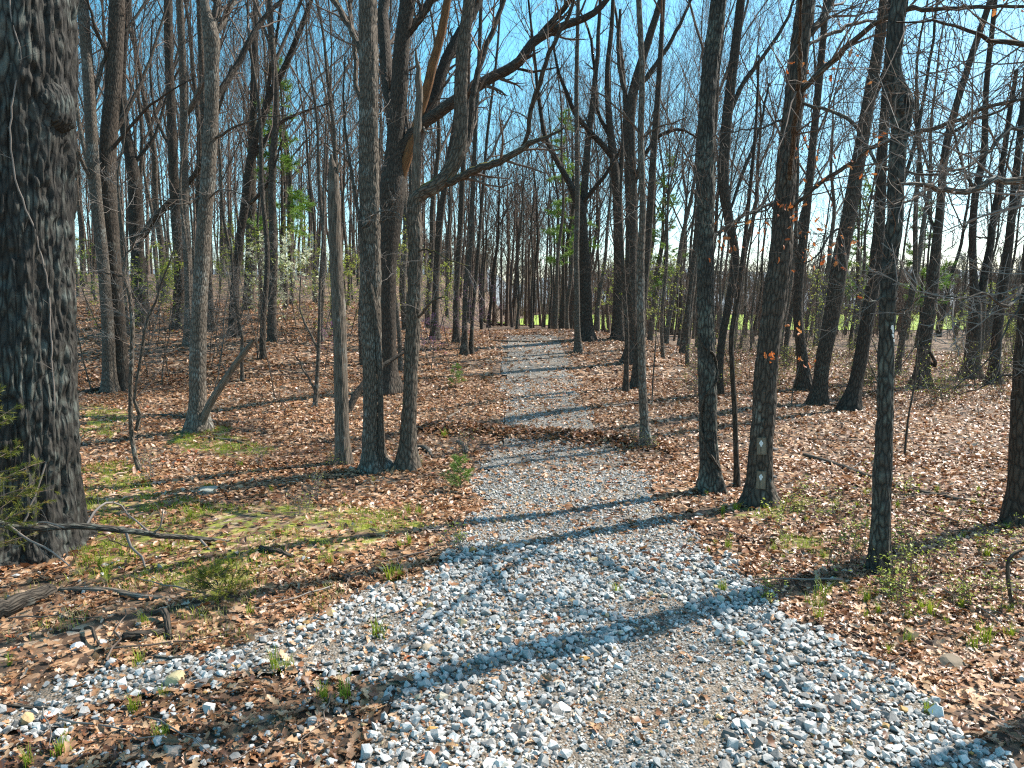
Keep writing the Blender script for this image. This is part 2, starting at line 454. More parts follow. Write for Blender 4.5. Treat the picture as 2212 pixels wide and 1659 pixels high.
# grassy field and far hill beyond the trees
def build_field():
    xs = np.linspace(-5, 330, 80); ys = np.linspace(100, 235, 40)
    X, Y = np.meshgrid(xs, ys)
    X = X + (Y-92)*.1
    Z = terrain(X, Y, False) + .12 + .5*sstep(110, 235, Y)
    idx = np.arange(X.size).reshape(X.shape)
    F = np.stack([idx[:-1, :-1], idx[:-1, 1:], idx[1:, 1:], idx[1:, :-1]], -1).reshape(-1, 4)
    m, nt, b = new_mat('field_grass'); ge = N(nt, 'ShaderNodeNewGeometry')
    nz = N(nt, 'ShaderNodeTexNoise', Scale=.25, Detail=8.0); nt.links.new(ge.outputs['Position'], nz.inputs['Vector'])
    c = ramp(nt, nz.outputs[0], [(.3, (.17, .24, .02)), (.7, (.30, .36, .045))])
    nt.links.new(c.outputs[0], b.inputs['Base Color']); b.inputs['Roughness'].default_value = .8
    o = link('field', make_mesh('field', np.stack([X, Y, Z], -1).reshape(-1, 3), [F], m))
    tag(o, 'bright yellow-green grassy field seen between the far trunks', None, None, 'structure')
build_field()

# ------------------------------------------------------------------ growing trees
def perp(d):
    a = np.array([0, 0, 1.]) if abs(d[2]) < .9 else np.array([1., 0, 0])
    u = np.cross(d, a); u /= np.linalg.norm(u); return u, np.cross(d, u)
def nrm(v): return v / (np.linalg.norm(v) + 1e-9)

def grow(T, g, p, d, L, r, lvl, up=.12, wander=.13, kids=(5, 4, 3), spread=.75, rmin=.004, decay=.52):
    """a branch and everything that grows on it"""
    n = 6 if lvl == 0 else (5 if lvl == 1 else 3)
    pts = [p]; dirs = []
    for i in range(n-1):
        d = nrm(d + g.normal(0, wander, 3) + np.array([0, 0, up]))
        dirs.append(d); pts.append(pts[-1] + d*L/(n-1))
    rad = np.linspace(r, max(rmin*.8, r*.28), n)
    T.add(pts, rad, 6 if r > .03 else (4 if r > .012 else 3))
    if lvl >= len(kids): return
    k = kids[lvl]
    for j in range(k):
        t = .18 + .8*(j + g.random())/k
        f = t*(n-1); i = min(int(f), n-2)
        q = pts[i] + (pts[i+1]-pts[i])*(f-i)
        u, w = perp(dirs[i]); a = g.random()*6.283
        s = spread*(.7+.6*g.random())
        dd = nrm(dirs[i]*math.cos(s) + (u*math.cos(a)+w*math.sin(a))*math.sin(s))
        grow(T, g, q, dd, L*decay*(1.15-.5*t)*(.75+.5*g.random()), max(rmin, rad[i]*.52), lvl+1, up, wander*1.15, kids, spread, rmin, decay)

def trunk_mesh(name, P, rad, mat, sides=14, flare=.35, flare_h=.4, seed=0, rough=.05, origin=(0, 0, 0), bark_amp=0., cell=(.05, .16), flutes=None):
    """a trunk round a centre line, with root flare, fluting and optional carved bark plates"""
    n = len(P); g = np.random.default_rng(seed)
    T = np.gradient(P, axis=0); T /= np.linalg.norm(T, axis=1, keepdims=True)
    ref = np.array([0, 1., 0]); Nn = ref - (T@ref)[:, None]*T; Nn /= np.linalg.norm(Nn, axis=1, keepdims=True); B = np.cross(T, Nn)
    a = np.linspace(0, 2*np.pi, sides+1)
    h = np.concatenate([[0], np.cumsum(np.linalg.norm(np.diff(P, axis=0), axis=1))])
    k = flutes or g.integers(4, 7); ph = g.random()*6.28
    hh = np.maximum(h-.3, 0)
    root = flare*np.exp(-hh/flare_h)[:, None]*(1+.55*np.cos(k*a[None]+ph+.6*np.sin(2*a[None]+ph)))
    rr = rad[:, None]*(1+root + .035*np.sin(3*a[None]+ph+h[:, None]*.5))
    ca, sa = np.cos(a), np.sin(a)
    cx, cy = rr*ca, rr*sa
    rr = rr*(1 + rough*vnoise(cx*6+seed, cy*6, h[:, None]*2.2+0*cx, s=seed % 97))
    if bark_amp:
        H = h[:, None]+0*cx
        wx = .35*vnoise(cx*9, cy*9, H*5, s=2)
        q = cell[0]*.8
        r1 = np.abs(vnoise(cx/q+wx, cy/q+wx, H/cell[1]+.4*wx, s=seed))
        r2 = np.abs(vnoise(cx/q*1.1+7, cy/q*1.1, H/(cell[1]*.3), s=seed+40))
        pl = .8*sstep(.0, .36, r1) + .2*sstep(.0, .3, r2)
        rr = rr + bark_amp*(pl-.6) + bark_amp*.3*vnoise(cx*60, cy*60, H*9, s=3)+bark_amp*.4*vnoise(cx*24, cy*24, H*9, s=13)
    rr[:, -1] = rr[:, 0]
    V = P[:, None, :] + rr[:, :, None]*(ca[None, :, None]*Nn[:, None, :] + sa[None, :, None]*B[:, None, :])
    idx = np.arange(n*(sides+1)).reshape(n, sides+1)
    F = np.stack([idx[:-1, :-1], idx[:-1, 1:], idx[1:, 1:], idx[1:, :-1]], -1).reshape(-1, 4)
    U = np.stack([a[None]*rad.mean()+0*rr, h[:, None]+0*rr+g.random()*9], -1)
    return make_mesh(name, V.reshape(-1, 3)-np.asarray(origin), [F], mat, uv=U.reshape(-1, 2))

BASES = []
class Tree:
    """a traced tree: pts are (x, y, width) along the trunk in the 2212 px frame, the first one at the ground"""
    def __init__(s, name, label, pts, mat='brown', cat='tree', extend=True, sides=16, flare=.35, flare_h=.4, twig='twig', seed=1, height=20., crown=12,
                 bark_amp=0., cell=(.05, .16), step=.22, depth=None, group=None, top_taper=True, lean_y=0.):
        s.seed = seed; s.g = np.random.default_rng(seed); s.mat = mat; s.twig = twig
        bx, by = ground_hit(pts[0][0], pts[0][1]) if depth is None else (at_depth(pts[0][0], pts[0][1], depth)[0], depth)
        s.Y = by
        s.k = math.hypot(by, CAM_H*.0)/FD
        C = []
        for x, y, w in pts:
            p = at_depth(x, y, by); C.append([*p, w*s.k/2])
        C = np.array(C)
        C[:, 1] += lean_y*(C[:, 2]-C[0, 2])
        if depth is not None: C[0, 2] = min(C[0, 2], tz(C[0, 0], by))
        s.base = np.array([C[0, 0], by, tz(C[0, 0], by)])
        BASES.append((s.base[0], s.base[1]))
        C = np.vstack([[C[0, 0], C[0, 1], s.base[2]-.3, C[0, 3]], C])
        C[1, 2] = s.base[2]
        s.frame_top = C[-1, 2]
        if extend:
            d = (C[-1, :3]-C[-2, :3]); d = nrm(nrm(d)*.7+np.array([0, 0, .5])); top = s.base[2]+height; n = 4
            q = C[-1].copy(); dz = max(top-q[2], 2.)
            for i in range(1, n+1):
                e = q.copy(); e[:3] = q[:3] + d*(dz/max(d[2], .4))*i/n; e[3] = max(.02, q[3]*(1-.9*i/n)); C = np.vstack([C, e])
        s.C = C
        length = np.linalg.norm(np.diff(C[:, :3], axis=0), axis=1).sum()
        S = spline(C, max(8, int(length/step))); S[:, 3] = np.maximum(S[:, 3], .006)
        s.S = S
        s.root = thing(name, label, cat, tuple(s.base), group)
        s.trunk = link('trunk', trunk_mesh(name+'_trunk', S[:, :3], S[:, 3], M[mat], sides, flare, flare_h, seed, origin=s.base, bark_amp=bark_amp, cell=cell), s.root)
        if crown and extend:
            T = Tubes()
            for j in range(crown):
                z = s.frame_top - 1.0 + (s.base[2]+height-s.frame_top+.5)*(j+s.g.random())/crown
                i = min(np.searchsorted(S[:, 2], z), len(S)-2); a = s.g.random()*6.283
                up = nrm(S[i+1, :3]-S[i, :3]); d = nrm(up*.8 + np.array([math.cos(a), math.sin(a), .1])*.75)
                grow(T, s.g, S[i, :3], d, 2.2+3.2*s.g.random()*(1-.4*j/crown), max(.012, S[i, 3]*.45), 0, up=.10, kids=(5, 4, 3), rmin=.0035)
            s.crown = link('crown', T.mesh(name+'_crown', M[twig], s.base), s.root)
    def limb(s, pts, dy=0., kids=(6, 4, 3), mat=None, twig=None, tw=.9, sides=8, n=14, rough=True, name='branch', spread=.7, flat=0., up=.08):
        """a traced limb (same units), running away from the camera by dy metres at its tip"""
        C = []
        L = len(pts)
        for i, (x, y, w) in enumerate(pts):
            Y = s.Y + dy*i/(L-1); p = at_depth(x, y, Y); C.append([*p, w*Y/FD/2])
        S = spline(C, n)
        if rough: S[1:, :3] += s.g.normal(0, .012, (n-1, 3))
        T = Tubes(); T.add(S[:, :3], np.maximum(S[:, 3], .004), sides)
        b = link(name, T.mesh(name, M[mat or s.mat], s.base), s.root)
        if kids:
            T = Tubes(); k = kids[0]
            for j in range(k):
                t = .15+.85*(j+s.g.random())/k; i = min(int(t*(n-1)), n-2)
                d = nrm(S[i+1, :3]-S[i, :3]); u, w = perp(d); a = s.g.random()*6.283
                dd = nrm(d*.75 + (u*math.cos(a)+w*math.sin(a))*spread)
                grow(T, s.g, S[i, :3], dd, tw*(.6+.9*s.g.random()), max(.005, S[i, 3]*.4), 1, up=up, kids=(0,)+tuple(kids[1:]), rmin=.0035, wander=.2)
            tm = T.mesh('twigs', M[twig or s.twig], s.base)
            if tm: link('twigs', tm, b)['kind'] = 'stuff'
        return S
    def twigs(s, z0, z1, k, L=1.0, r=.012, kids=(0, 4, 3), mat=None, up=.05, name='twigs'):
        """fine side shoots between two heights"""
        T = Tubes()
        for j in range(k):
            z = s.base[2]+z0+(z1-z0)*s.g.random(); i = min(np.searchsorted(s.S[:, 2], z), len(s.S)-2); a = s.g.random()*6.283
            d = nrm(np.array([math.cos(a), math.sin(a), .35]))
            grow(T, s.g, s.S[i, :3]+d*s.S[i, 3]*.6, d, L*(.5+s.g.random()), r, 1, up=up, kids=kids, rmin=.003, wander=.22)
        link(name, T.mesh(name, M[mat or s.twig], s.base), s.root)['kind'] = 'stuff'
    def front(s, px, py):
        """point on the trunk's surface facing the camera at a pixel"""
        p = at_depth(px, py, s.Y); i = np.argmin(abs(s.S[:, 2]-p[2])); c = s.S[i]
        dx = np.clip(p[0]-c[0], -c[3]*.95, c[3]*.95); off = math.sqrt(max(c[3]**2-dx**2, 0))
        p = at_depth(px, py, c[1]-off); p[0] = c[0]+dx
        return p, dx/c[3], c


# ------------------------------------------------------------------ the trees one can tell apart
NEAR = dict(sides=56, step=.04, bark_amp=.018, cell=(.05, .5))
MID = dict(sides=22, step=.14, flare=.45, flare_h=.35)

# huge oak on the near left
tA = Tree('oak_tree', 'huge furrowed oak trunk with pale lichen filling the left edge', [(28,1188,268),(30,1120,246),(32,1000,240),(34,800,228),(32,600,218),(32,400,218),(30,260,222),(30,120,226),(28,0,224),(26,-260,214)],
          'oak', sides=250, step=.019, bark_amp=.050, cell=(.085, .95), flare=.16, flare_h=.5, seed=5, height=23, crown=14, twig='twig_dark')
def burl():
    bm = bmesh.new(); bmesh.ops.create_icosphere(bm, subdivisions=5, radius=1)
    p, f, c = tA.front(140, 222)
    V = np.array([v.co for v in bm.verts]); F = np.array([[v.index for v in fc.verts] for fc in bm.faces]); bm.free()
    d = V.copy()
    V = d*(1+.10*vnoise(d[:, 0]*2, d[:, 1]*2, d[:, 2]*2, s=3)[:, None]+.05*(sstep(.02, .4, worley_edge(d[:, 0]*5, d[:, 1]*5, d[:, 2]*3, 8))-.5)[:, None])
    V = V*np.array([.20, .26, .34]) + np.array([c[0]+.60, c[1]-.12, p[2]]) - tA.base
    V[:, 2] -= .25*np.maximum(0, V[:, 0]-(c[0]+.60-tA.base[0]))
    U = np.stack([V[:, 1], V[:, 2]], 1)
    link('burl', make_mesh('burl', V, [F], M['oak'], uv=U), tA.root)
burl()
# climbing vines on the oak
def vine(label, tree, pts, r=.012, mat='twig_pale', off=.02):
    P = []
    for x, y in pts:
        p, f, c = tree.front(x, y); P.append([p[0], p[1]-off-.03, p[2]])
    base = np.array(P[0]); S = spline(np.array(P), 60)
    S += rng.normal(0, .006, S.shape)
    T = Tubes(); T.add(S, np.linspace(r, r*.6, 60), 6)
    g = np.random.default_rng(len(pts))
    for j in range(7):
        i = int(6+g.random()*50); d = nrm(np.array([g.normal(), -.6, .3])); grow(T, g, S[i], d, .25, .004, 2, kids=(0, 0, 2), rmin=.002)
    o = link('vine', T.mesh('vine', M[mat], base), None, tuple(base))
    return tag(o, label, 'vine')
vine('thin pale vine stem climbing the huge lichen-covered oak trunk', tA, [(110,1150),(128,1060),(140,980),(146,900),(140,760),(134,620),(122,500),(100,400),(92,310),(98,200),(108,140),(95,40),(85,-80)], .014)

# pair of trunks behind the oak
t = Tree('bare_tree', 'thinner left trunk of the close pair behind the huge oak', [(237,848,27),(233,720,25),(222,560,23),(205,400,24),(190,150,22),(172,-60,20)], 'grey', seed=21, **MID)
t.limb([(205,400,10),(170,330,7),(150,250,5),(140,130,3)], -1.5); t.limb([(195,230,9),(230,120,7),(290,40,5),(340,-30,3)], 1.2)
t = Tree('bare_tree', 'thicker dark trunk of the close pair behind the huge oak', [(263,842,33),(257,720,30),(244,540,28),(232,333,33),(246,167,31),(255,-60,28)], 'dark', seed=22, **MID)
t.limb([(240,300,10),(290,210,8),(330,110,6),(370,-20,4)], 1.5); t.limb([(248,150,9),(210,70,7),(180,-30,4)], -1)
t.limb([(236,330,8),(300,250,6),(360,200,4),(420,170,2)], -1.0)

# forked sapling in front
t = Tree('sapling', 'slender crooked sapling with a knobby fork near the mossy ground', [(302,1018,10),(293,990,10),(286,953,10),(282,853,9),(285,760,9),(285,686,9),(278,630,8),(268,595,7),(272,553,6),(262,470,5),(255,380,4),(270,280,3),(262,200,2)],
         'grey', 'sapling', extend=False, sides=10, flare=.2, flare_h=.15, seed=23, step=.08)
t.limb([(294,930,8),(301,895,10),(296,880,8),(307,753,7),(320,686,6),(340,646,5),(350,613,4),(372,560,3),(385,470,2)], -.3, tw=.6, mat='grey', twig='twig_pale')
t.limb([(268,600,4),(230,590,3),(190,588,1.5)], -.3, kids=(4,3,2), tw=.4, twig='twig_pale'); t.limb([(272,553,4),(310,500,3),(350,485,2)], -.5, kids=(5,3,2), tw=.5, twig='twig_pale')
t.twigs(2.4, 5.5, 26, .8, .006, mat='twig_pale')

# forked trunk with the broken limb leaning on it
tC = Tree('bare_tree', 'grey trunk forking high up with a broken log leaning at its foot', [(432,930,44),(428,860,36),(427,800,35),(432,640,32),(440,500,31),(450,367,30),(457,233,28),(458,133,29),(457,80,32),(444,20,18),(438,-60,16)], 'grey', seed=24, **MID)
tC.limb([(458,85,18),(467,30,17),(470,-60,15)], .5); tC.limb([(460,80,13),(485,40,12),(520,-30,9)], .8)
tC.limb([(465,216,13),(488,180,13),(510,143,13),(543,80,12),(570,40,10),(600,7,9),(640,-60,6)], 1.2, kids=(8,4,3), mat='dark')
tC.limb([(462,300,6),(500,280,5),(560,255,3),(620,250,2)], -1.4); tC.limb([(437,420,5),(400,440,4),(340,430,2)], -1.0, kids=(5,3,3))
tC.limb([(448,430,4),(480,410,3),(530,420,2)], -1.2, kids=(5,3,2), twig='twig_pale')

t = Tree('bare_tree', 'dark trunk leaning slightly left with a low limb rising rightwards', [(310,703,30),(305,636,27),(298,553,26),(293,500,26),(287,367,25),(277,317,22),(268,267,20),(262,150,18),(275,20,15),(280,-60,13)], 'dark', seed=25, **MID)
t.limb([(296,525,15),(310,510,16),(333,473,16),(365,440,14),(400,400,12),(433,360,11),(450,300,9),(475,230,7),(500,140,5)], -1.0, kids=(8,4,3))
t.limb([(275,300,9),(250,250,7),(245,180,6),(225,90,4)], 1); t.limb([(285,360,9),(330,300,7),(360,210,6),(400,120,4)], 1.2)
t = Tree('bare_tree', 'stout dark trunk just left of the slim grey one on the slope', [(387,711,26),(388,586,22),(378,450,20),(372,300,19),(366,150,17),(362,-60,15)], 'dark', seed=26, **MID)
t.limb([(374,330,8),(340,260,7),(325,160,5),(330,40,3)], 1)
t = Tree('bare_tree', 'slim grey trunk with a side limb branching to the right', [(408,746,20),(408,620,17),(402,500,17),(400,467,16),(398,330,16),(397,233,15),(388,0,14),(384,-60,13)], 'grey', seed=27, **MID)
t.limb([(400,252,9),(412,235,11),(425,205,11),(443,170,10),(452,110,7),(460,20,4)], -.6, kids=(5,4,3), mat='dead')
t = Tree('bare_tree', 'brown trunk half hidden behind the forked grey trunk', [(455,716,18),(450,600,15),(448,450,14),(440,250,13),(430,0,11)], 'brown', seed=28, **MID)
t = Tree('bare_tree', 'curving trunk on the slope that bends right and forks upward', [(505,728,21),(507,620,18),(514,550,17),(520,500,17),(533,417,18),(540,350,16),(563,267,15),(580,217,15),(617,140,12),(650,60,10),(678,-20,8)], 'dark', seed=29, **MID)
t.limb([(540,350,10),(575,300,9),(620,255,7),(660,240,5),(720,220,3)], .8); t.limb([(575,225,9),(585,150,8),(600,60,6),(612,-30,4)], -.6); t.limb([(528,450,8),(560,420,7),(585,380,5),(610,300,3)], -1, kids=(6,4,3))
t = Tree('bare_tree', 'dark straight trunk beside the pale flowering dogwood', [(537,670,22),(540,560,19),(543,400,17),(548,200,14),(552,20,11)], 'dark', seed=30, **MID)
t = Tree('sapling', 'thin straight sapling standing alone on the leafy left slope', [(524,823,9),(522,780,8),(522,720,7),(514,686,6),(505,620,5),(500,540,3),(498,460,2)], 'brown', 'sapling', extend=False, sides=8, flare=.5, flare_h=.1, seed=31, step=.1)
t.limb([(516,700,4),(530,650,3),(540,600,2)], .2, kids=(4,3,2), tw=.5); t.twigs(2, 4, 12, .7, .005, mat='twig_pale')
t = Tree('sapling', 'thin two-stemmed sapling left of the barkless snag', [(681,880,9),(684,830,9),(688,760,8),(690,690,7),(692,600,6),(698,500,5),(700,380,4),(705,250,2)], 'grey', 'sapling', extend=False, sides=8, seed=32, step=.1)
t.limb([(683,850,5),(668,820,5),(650,790,4),(640,770,3)], -.2, kids=(3,2,2), tw=.4); t.limb([(688,760,5),(672,720,5),(655,690,4),(648,660,3),(650,600,2)], .3, kids=(4,3,2), tw=.5); t.twigs(2.5, 5.5, 16, .8, .006, mat='twig_pale')

# snag, tall straight trunk and their neighbours in the clump beside the trail
tJ = Tree('dead_tree', 'barkless snag with a jagged broken top beside the trail clump', [(743,1003,40),(740,960,32),(738,900,30),(735,800,29),(733,700,28),(727,600,27),(723,500,26),(721,420,25),(720,372,18),(716,345,9),(715,332,3)], 'dead', 'snag', extend=False, seed=33, flare=.12, sides=40, step=.05, bark_amp=.010, cell=(.03, .3))
tJ.limb([(728,380,6),(731,360,5),(733,345,1)], 0, kids=None, mat='dead', n=6); tJ.limb([(712,420,5),(704,408,4),(698,395,2)], -.1, kids=None, mat='dead', n=6)
tK = Tree('bare_tree', 'tall straight light grey trunk, thickest of the clump beside the trail', [(811,1016,60),(808,985,48),(806,940,44),(805,840,42),(802,700,42),(800,550,43),(798,350,40),(797,180,38),(795,0,36),(794,-200,33)], 'grey', seed=34, flare=.36, flare_h=.3, **NEAR)
tK.limb([(785,130,9),(765,80,12),(745,40,12),(715,-10,10),(700,-50,8)], .6, mat='mossy'); tK.limb([(788,250,8),(772,190,10),(768,120,10),(757,30,9),(750,-60,7)], .8, mat='mossy')
tK.limb([(818,480,3),(850,470,2),(880,475,1)], -.6, kids=(3,2,2), tw=.4); tK.twigs(3.5, 7, 14, .7, .006, mat='twig_pale')
t = Tree('sapling', 'slim smooth grey stem pressed against the tall straight trunk', [(823,1020,16),(823,940,13),(822,840,12),(817,740,12),(808,660,12),(795,590,11),(787,540,10),(780,495,9),(768,430,7),(757,360,6),(748,300,5),(742,220,4),(745,120,3)], 'grey', 'sapling', extend=False, sides=12, seed=35, step=.08, flare=.2)
t.limb([(757,360,4),(735,330,3),(700,310,2)], -.4, kids=(5,3,2), tw=.6); t.limb([(780,495,4),(812,462,4),(845,455,3),(870,470,2)], -.7, kids=(5,3,2), tw=.5, twig='twig_pale')
tL = Tree('oak_tree', 'massive many-limbed oak with a long limb arching over the trail', [(842,845,46),(840,790,37),(838,700,36),(838,550,40),(844,467,48),(848,400,54),(853,340,44),(857,270,37),(862,200,36),(868,100,32),(882,0,32),(890,-120,28)], 'dark', seed=36, height=22, twig='twig_dark', **MID)
tL.limb([(845,270,20),(840,210,24),(836,150,25),(828,60,24),(834,-40,22)], 1.5)
tL.limb([(864,390,20),(880,340,22),(893,300,22),(908,240,21),(924,183,20),(937,130,19),(950,83,18),(962,35,17),(972,-30,15)], -.6, kids=None, mat='orange')
tL.limb([(872,360,20),(905,290,24),(937,217,25),(970,117,23),(1000,65,21),(1025,20,18),(1060,-50,14)], 1.6, kids=(7,4,3))
tL.limb([(862,345,22),(884,298,24),(917,267,25),(970,227,25),(1020,193,24),(1070,163,22),(1110,143,21),(1154,90,19),(1204,63,17),(1254,43,15),(1290,20,13),(1330,-20,10)], -1.2, kids=(13,4,3), tw=1.2, n=30, sides=12)
tL.limb([(1140,106,9),(1170,72,13),(1200,38,12),(1225,10,11),(1265,-40,8)], -1.3, kids=(5,4,3), n=12)
tL.limb([(1108,146,5),(1135,153,6),(1160,155,5),(1205,145,3)], -1.3, kids=(4,3,2), n=8)
tL.limb([(888,60,12),(910,30,14),(940,-20,12)], .5); tL.limb([(884,75,10),(905,45,13),(930,5,13),(950,-40,10)], -.5)
tM = Tree('bare_tree', 'trunk that elbows right at a mossy bend beside the trail', [(880,1014,46),(881,960,36),(884,886,31),(889,753,30),(894,653,29),(897,553,29),(895,500,30),(893,455,29),(897,430,30),(912,416,31),(930,408,30),(954,390,29),(972,368,30),(984,345,30),(994,300,28),(995,200,26),(1000,100,24),(1014,0,22),(1018,-60,20)], 'mossy', seed=37, flare=.34, flare_h=.3, **NEAR)
tM.limb([(990,345,10),(1005,325,14),(1014,300,14),(1020,217,13),(1037,140,12),(1064,67,11),(1092,-10,9)], .8, kids=(7,4,3))
tM.limb([(960,398,14),(977,392,16),(1000,379,17),(1020,370,17),(1070,353,16),(1120,327,14),(1145,311,12),(1170,300,9),(1217,277,4)], -1.0, kids=(9,4,3), tw=1.0, n=24, mat='mossy')
tM.limb([(1128,322,8),(1137,300,9),(1144,250,10),(1155,210,10),(1167,177,10),(1184,123,9),(1210,67,8),(1235,10,7),(1250,-40,5)], -.9, kids=(7,4,3), n=18, mat='dark')
tM.limb([(893,440,16),(897,413,18),(900,333,17),(904,233,16),(904,170,13),(901,135,8),(900,106,3)], -.25, kids=None, mat='dead', name='dead_spike', n=18)
tM.limb([(905,290,6),(915,278,6),(921,287,5),(933,286,2)], -.35, kids=None, mat='dead', n=8)
tM.limb([(897,690,5),(908,680,6),(920,665,6),(938,648,5),(960,640,3)], -.5, kids=(6,3,2), tw=.6, twig='twig_pale'); tM.limb([(890,880,3),(872,872,2.5),(862,878,2),(850,890,1)], -.3, kids=(4,3,2), tw=.3, twig='twig_pale')
tM.limb([(895,545,4),(930,540,3.5),(965,560,3),(1010,575,2)], -.9, kids=(7,3,2), tw=.6, twig='twig_pale')

# trees at the trail's left edge further up
t = Tree('bare_tree', 'slim trunk, left one of the thin pair at the trail edge', [(1003,767,15),(1004,700,12),(1006,620,11),(1014,553,11),(1020,440,10),(1026,300,9),(1035,120,8),(1040,-20,7)], 'brown', seed=38, **MID)
t.twigs(2, 7, 14, 1.0, .008)
t = Tree('bare_tree', 'slim trunk, right one of the thin pair at the trail edge', [(1018,766,10),(1020,700,8),(1030,586,8),(1040,450,7),(1052,300,6),(1075,100,5)], 'brown', seed=39, **MID)
t = Tree('bare_tree', 'dark trunk behind the mossy elbow trunk on the slope', [(940,733,18),(940,650,15),(945,553,15),(952,467,14),(965,380,13),(985,250,11),(1000,80,9)], 'dark', seed=40, **MID)
t = Tree('bare_tree', 'dark trunk with a low stub just above the leafy bank', [(986,740,15),(985,650,13),(990,560,12),(995,480,12),(1000,370,11),(1010,200,9)], 'dark', seed=41, **MID)

# right side of the trail, from far to near
t = Tree('bare_tree', 'slim pale straight trunk at the trail edge below the crest', [(1249,761,16),(1247,700,13),(1247,653,12),(1245,553,12),(1247,450,11),(1246,300,10),(1245,200,9),(1248,60,8),(1250,-40,7)], 'grey', seed=42, **MID)
t.twigs(3, 9, 12, 1.0, .008)
t = Tree('bare_tree', 'broad dark trunk right behind the slim pale trail-edge trunk', [(1264,735,36),(1264,680,30),(1262,600,28),(1258,520,26),(1250,440,22),(1232,400,14),(1205,350,12),(1180,300,10),(1165,220,8)], 'dark', seed=43, **MID)
t.limb([(1258,500,15),(1262,420,16),(1268,330,14),(1280,230,12),(1290,120,9),(1296,0,7)], .8); t.limb([(1256,440,9),(1290,400,9),(1320,360,7),(1345,310,4)], -.8)
t = Tree('bare_tree', 'dark trunk whose limbs spread left above the trail', [(1334,734,26),(1336,650,23),(1337,553,22),(1334,433,21),(1328,360,19),(1322,320,17),(1316,260,14),(1312,160,11),(1322,50,9),(1325,-30,7)], 'dark', seed=44, **MID)
t.limb([(1326,345,12),(1300,312,13),(1270,280,11),(1245,250,10),(1225,200,8),(1205,150,6),(1195,90,4)], -1.0, kids=(8,4,3))
t.limb([(1334,420,10),(1345,330,11),(1350,250,9),(1346,150,8),(1335,60,6),(1325,0,5)], .7); t.limb([(1320,300,9),(1292,240,8),(1285,150,7),(1270,60,5),(1240,0,4)], .6, kids=(7,4,3))
t = Tree('bare_tree', 'thick dark trunk with a flared foot above the shadow crossing the trail', [(1367,784,40),(1366,740,29),(1364,653,28),(1364,553,27),(1364,433,25),(1361,320,23),(1362,233,22),(1378,160,18),(1400,90,16),(1425,10,13),(1440,-50,11)], 'dark', seed=45, **MID)
t.limb([(1364,420,8),(1395,330,9),(1430,290,8),(1470,280,6),(1510,300,3)], -1, kids=(8,4,3)); t.limb([(1362,245,10),(1345,180,10),(1335,110,8),(1340,20,6)], .6)
t.limb([(1372,190,10),(1395,170,10),(1430,120,9),(1470,50,7),(1500,-20,5)], .9)
t = Tree('sapling', 'thin dark sapling with a grassy foot beside the trail shadow', [(1352,847,13),(1353,800,11),(1354,720,10),(1350,650,9),(1345,553,8),(1340,440,7),(1345,320,5),(1338,200,3)], 'dark', 'sapling', extend=False, sides=10, seed=46, step=.1)
t.twigs(3, 6.5, 14, .9, .006)
t = Tree('bare_tree', 'dark trunk just behind the pale slender roadside trunk', [(1376,838,25),(1378,780,20),(1384,700,19),(1392,600,18),(1402,480,16),(1412,330,14),(1425,150,11),(1432,20,9)], 'dark', seed=47, **MID)
tS = Tree('bare_tree', 'pale slender trunk standing closest to the trail on its right', [(1395,964,27),(1392,910,20),(1389,853,18),(1385,720,17),(1384,553,16),(1388,467,14),(1384,300,13),(1387,167,12),(1380,0,11),(1378,-80,10)], 'grey', seed=48, flare=.35, flare_h=.25, sides=30, step=.07, bark_amp=.006, cell=(.03, .1))
tS.limb([(1386,300,5),(1360,260,5),(1330,230,4),(1290,200,3),(1255,205,1.5)], -.6, kids=(7,3,3)); tS.limb([(1385,440,4),(1355,470,3),(1310,490,2)], -.6, kids=(6,3,2), tw=.6)
tS.limb([(1384,300,5),(1410,280,4),(1455,265,3),(1490,250,1.5)], -.5, kids=(6,3,2), tw=.6); tS.twigs(3.4, 7.5, 18, .9, .006)
tT = Tree('bare_tree', 'lichen-spotted straight trunk wrapped by a root-like vine', [(1536,1060,52),(1533,1010,42),(1531,953,39),(1529,820,38),(1524,686,35),(1524,553,34),(1524,430,36),(1524,333,34),(1531,167,32),(1546,50,31),(1552,0,31),(1560,-160,28)], 'lichen', seed=49, flare=.32, flare_h=.28, **NEAR)
tT.limb([(1535,520,7),(1547,505,9),(1580,487,9),(1607,467,8),(1640,450,7),(1690,425,4)], .8, kids=(8,4,3)); tT.limb([(1512,330,4),(1480,345,3),(1440,380,2)], -.8, kids=(6,3,2), tw=.6)
vine('thick brown vine twisting up the lichen-spotted trunk', tT, [(1552,1055),(1556,1030),(1548,1010),(1530,985),(1516,950),(1512,900),(1520,850),(1545,820),(1550,790),(1540,770),(1515,745),(1508,720)], .03, 'brown', 0.)
t = Tree('bare_tree', 'slim dark trunk between the vine-wrapped trunk and the signed trunk', [(1552,853,17),(1557,753,16),(1574,653,16),(1588,553,18),(1575,480,20),(1563,400,22),(1567,300,22),(1581,167,20),(1597,33,18),(1605,-50,16)], 'dark', seed=50, **MID)
t.limb([(1572,260,9),(1600,190,10),(1650,120,8),(1690,60,7),(1720,-10,5)], .8); t.limb([(1575,460,6),(1610,360,7),(1640,280,6),(1660,180,4)], .6)
t = Tree('sapling', 'very thin straight sapling close by the signed trunk', [(1592,1050,13),(1590,980,11),(1587,886,11),(1582,800,11),(1581,720,11),(1592,653,11),(1605,553,9),(1618,430,8),(1632,280,6),(1640,120,4)], 'dark', 'sapling', extend=False, sides=10, seed=51, step=.1)
t.twigs(3, 7, 16, .8, .006)
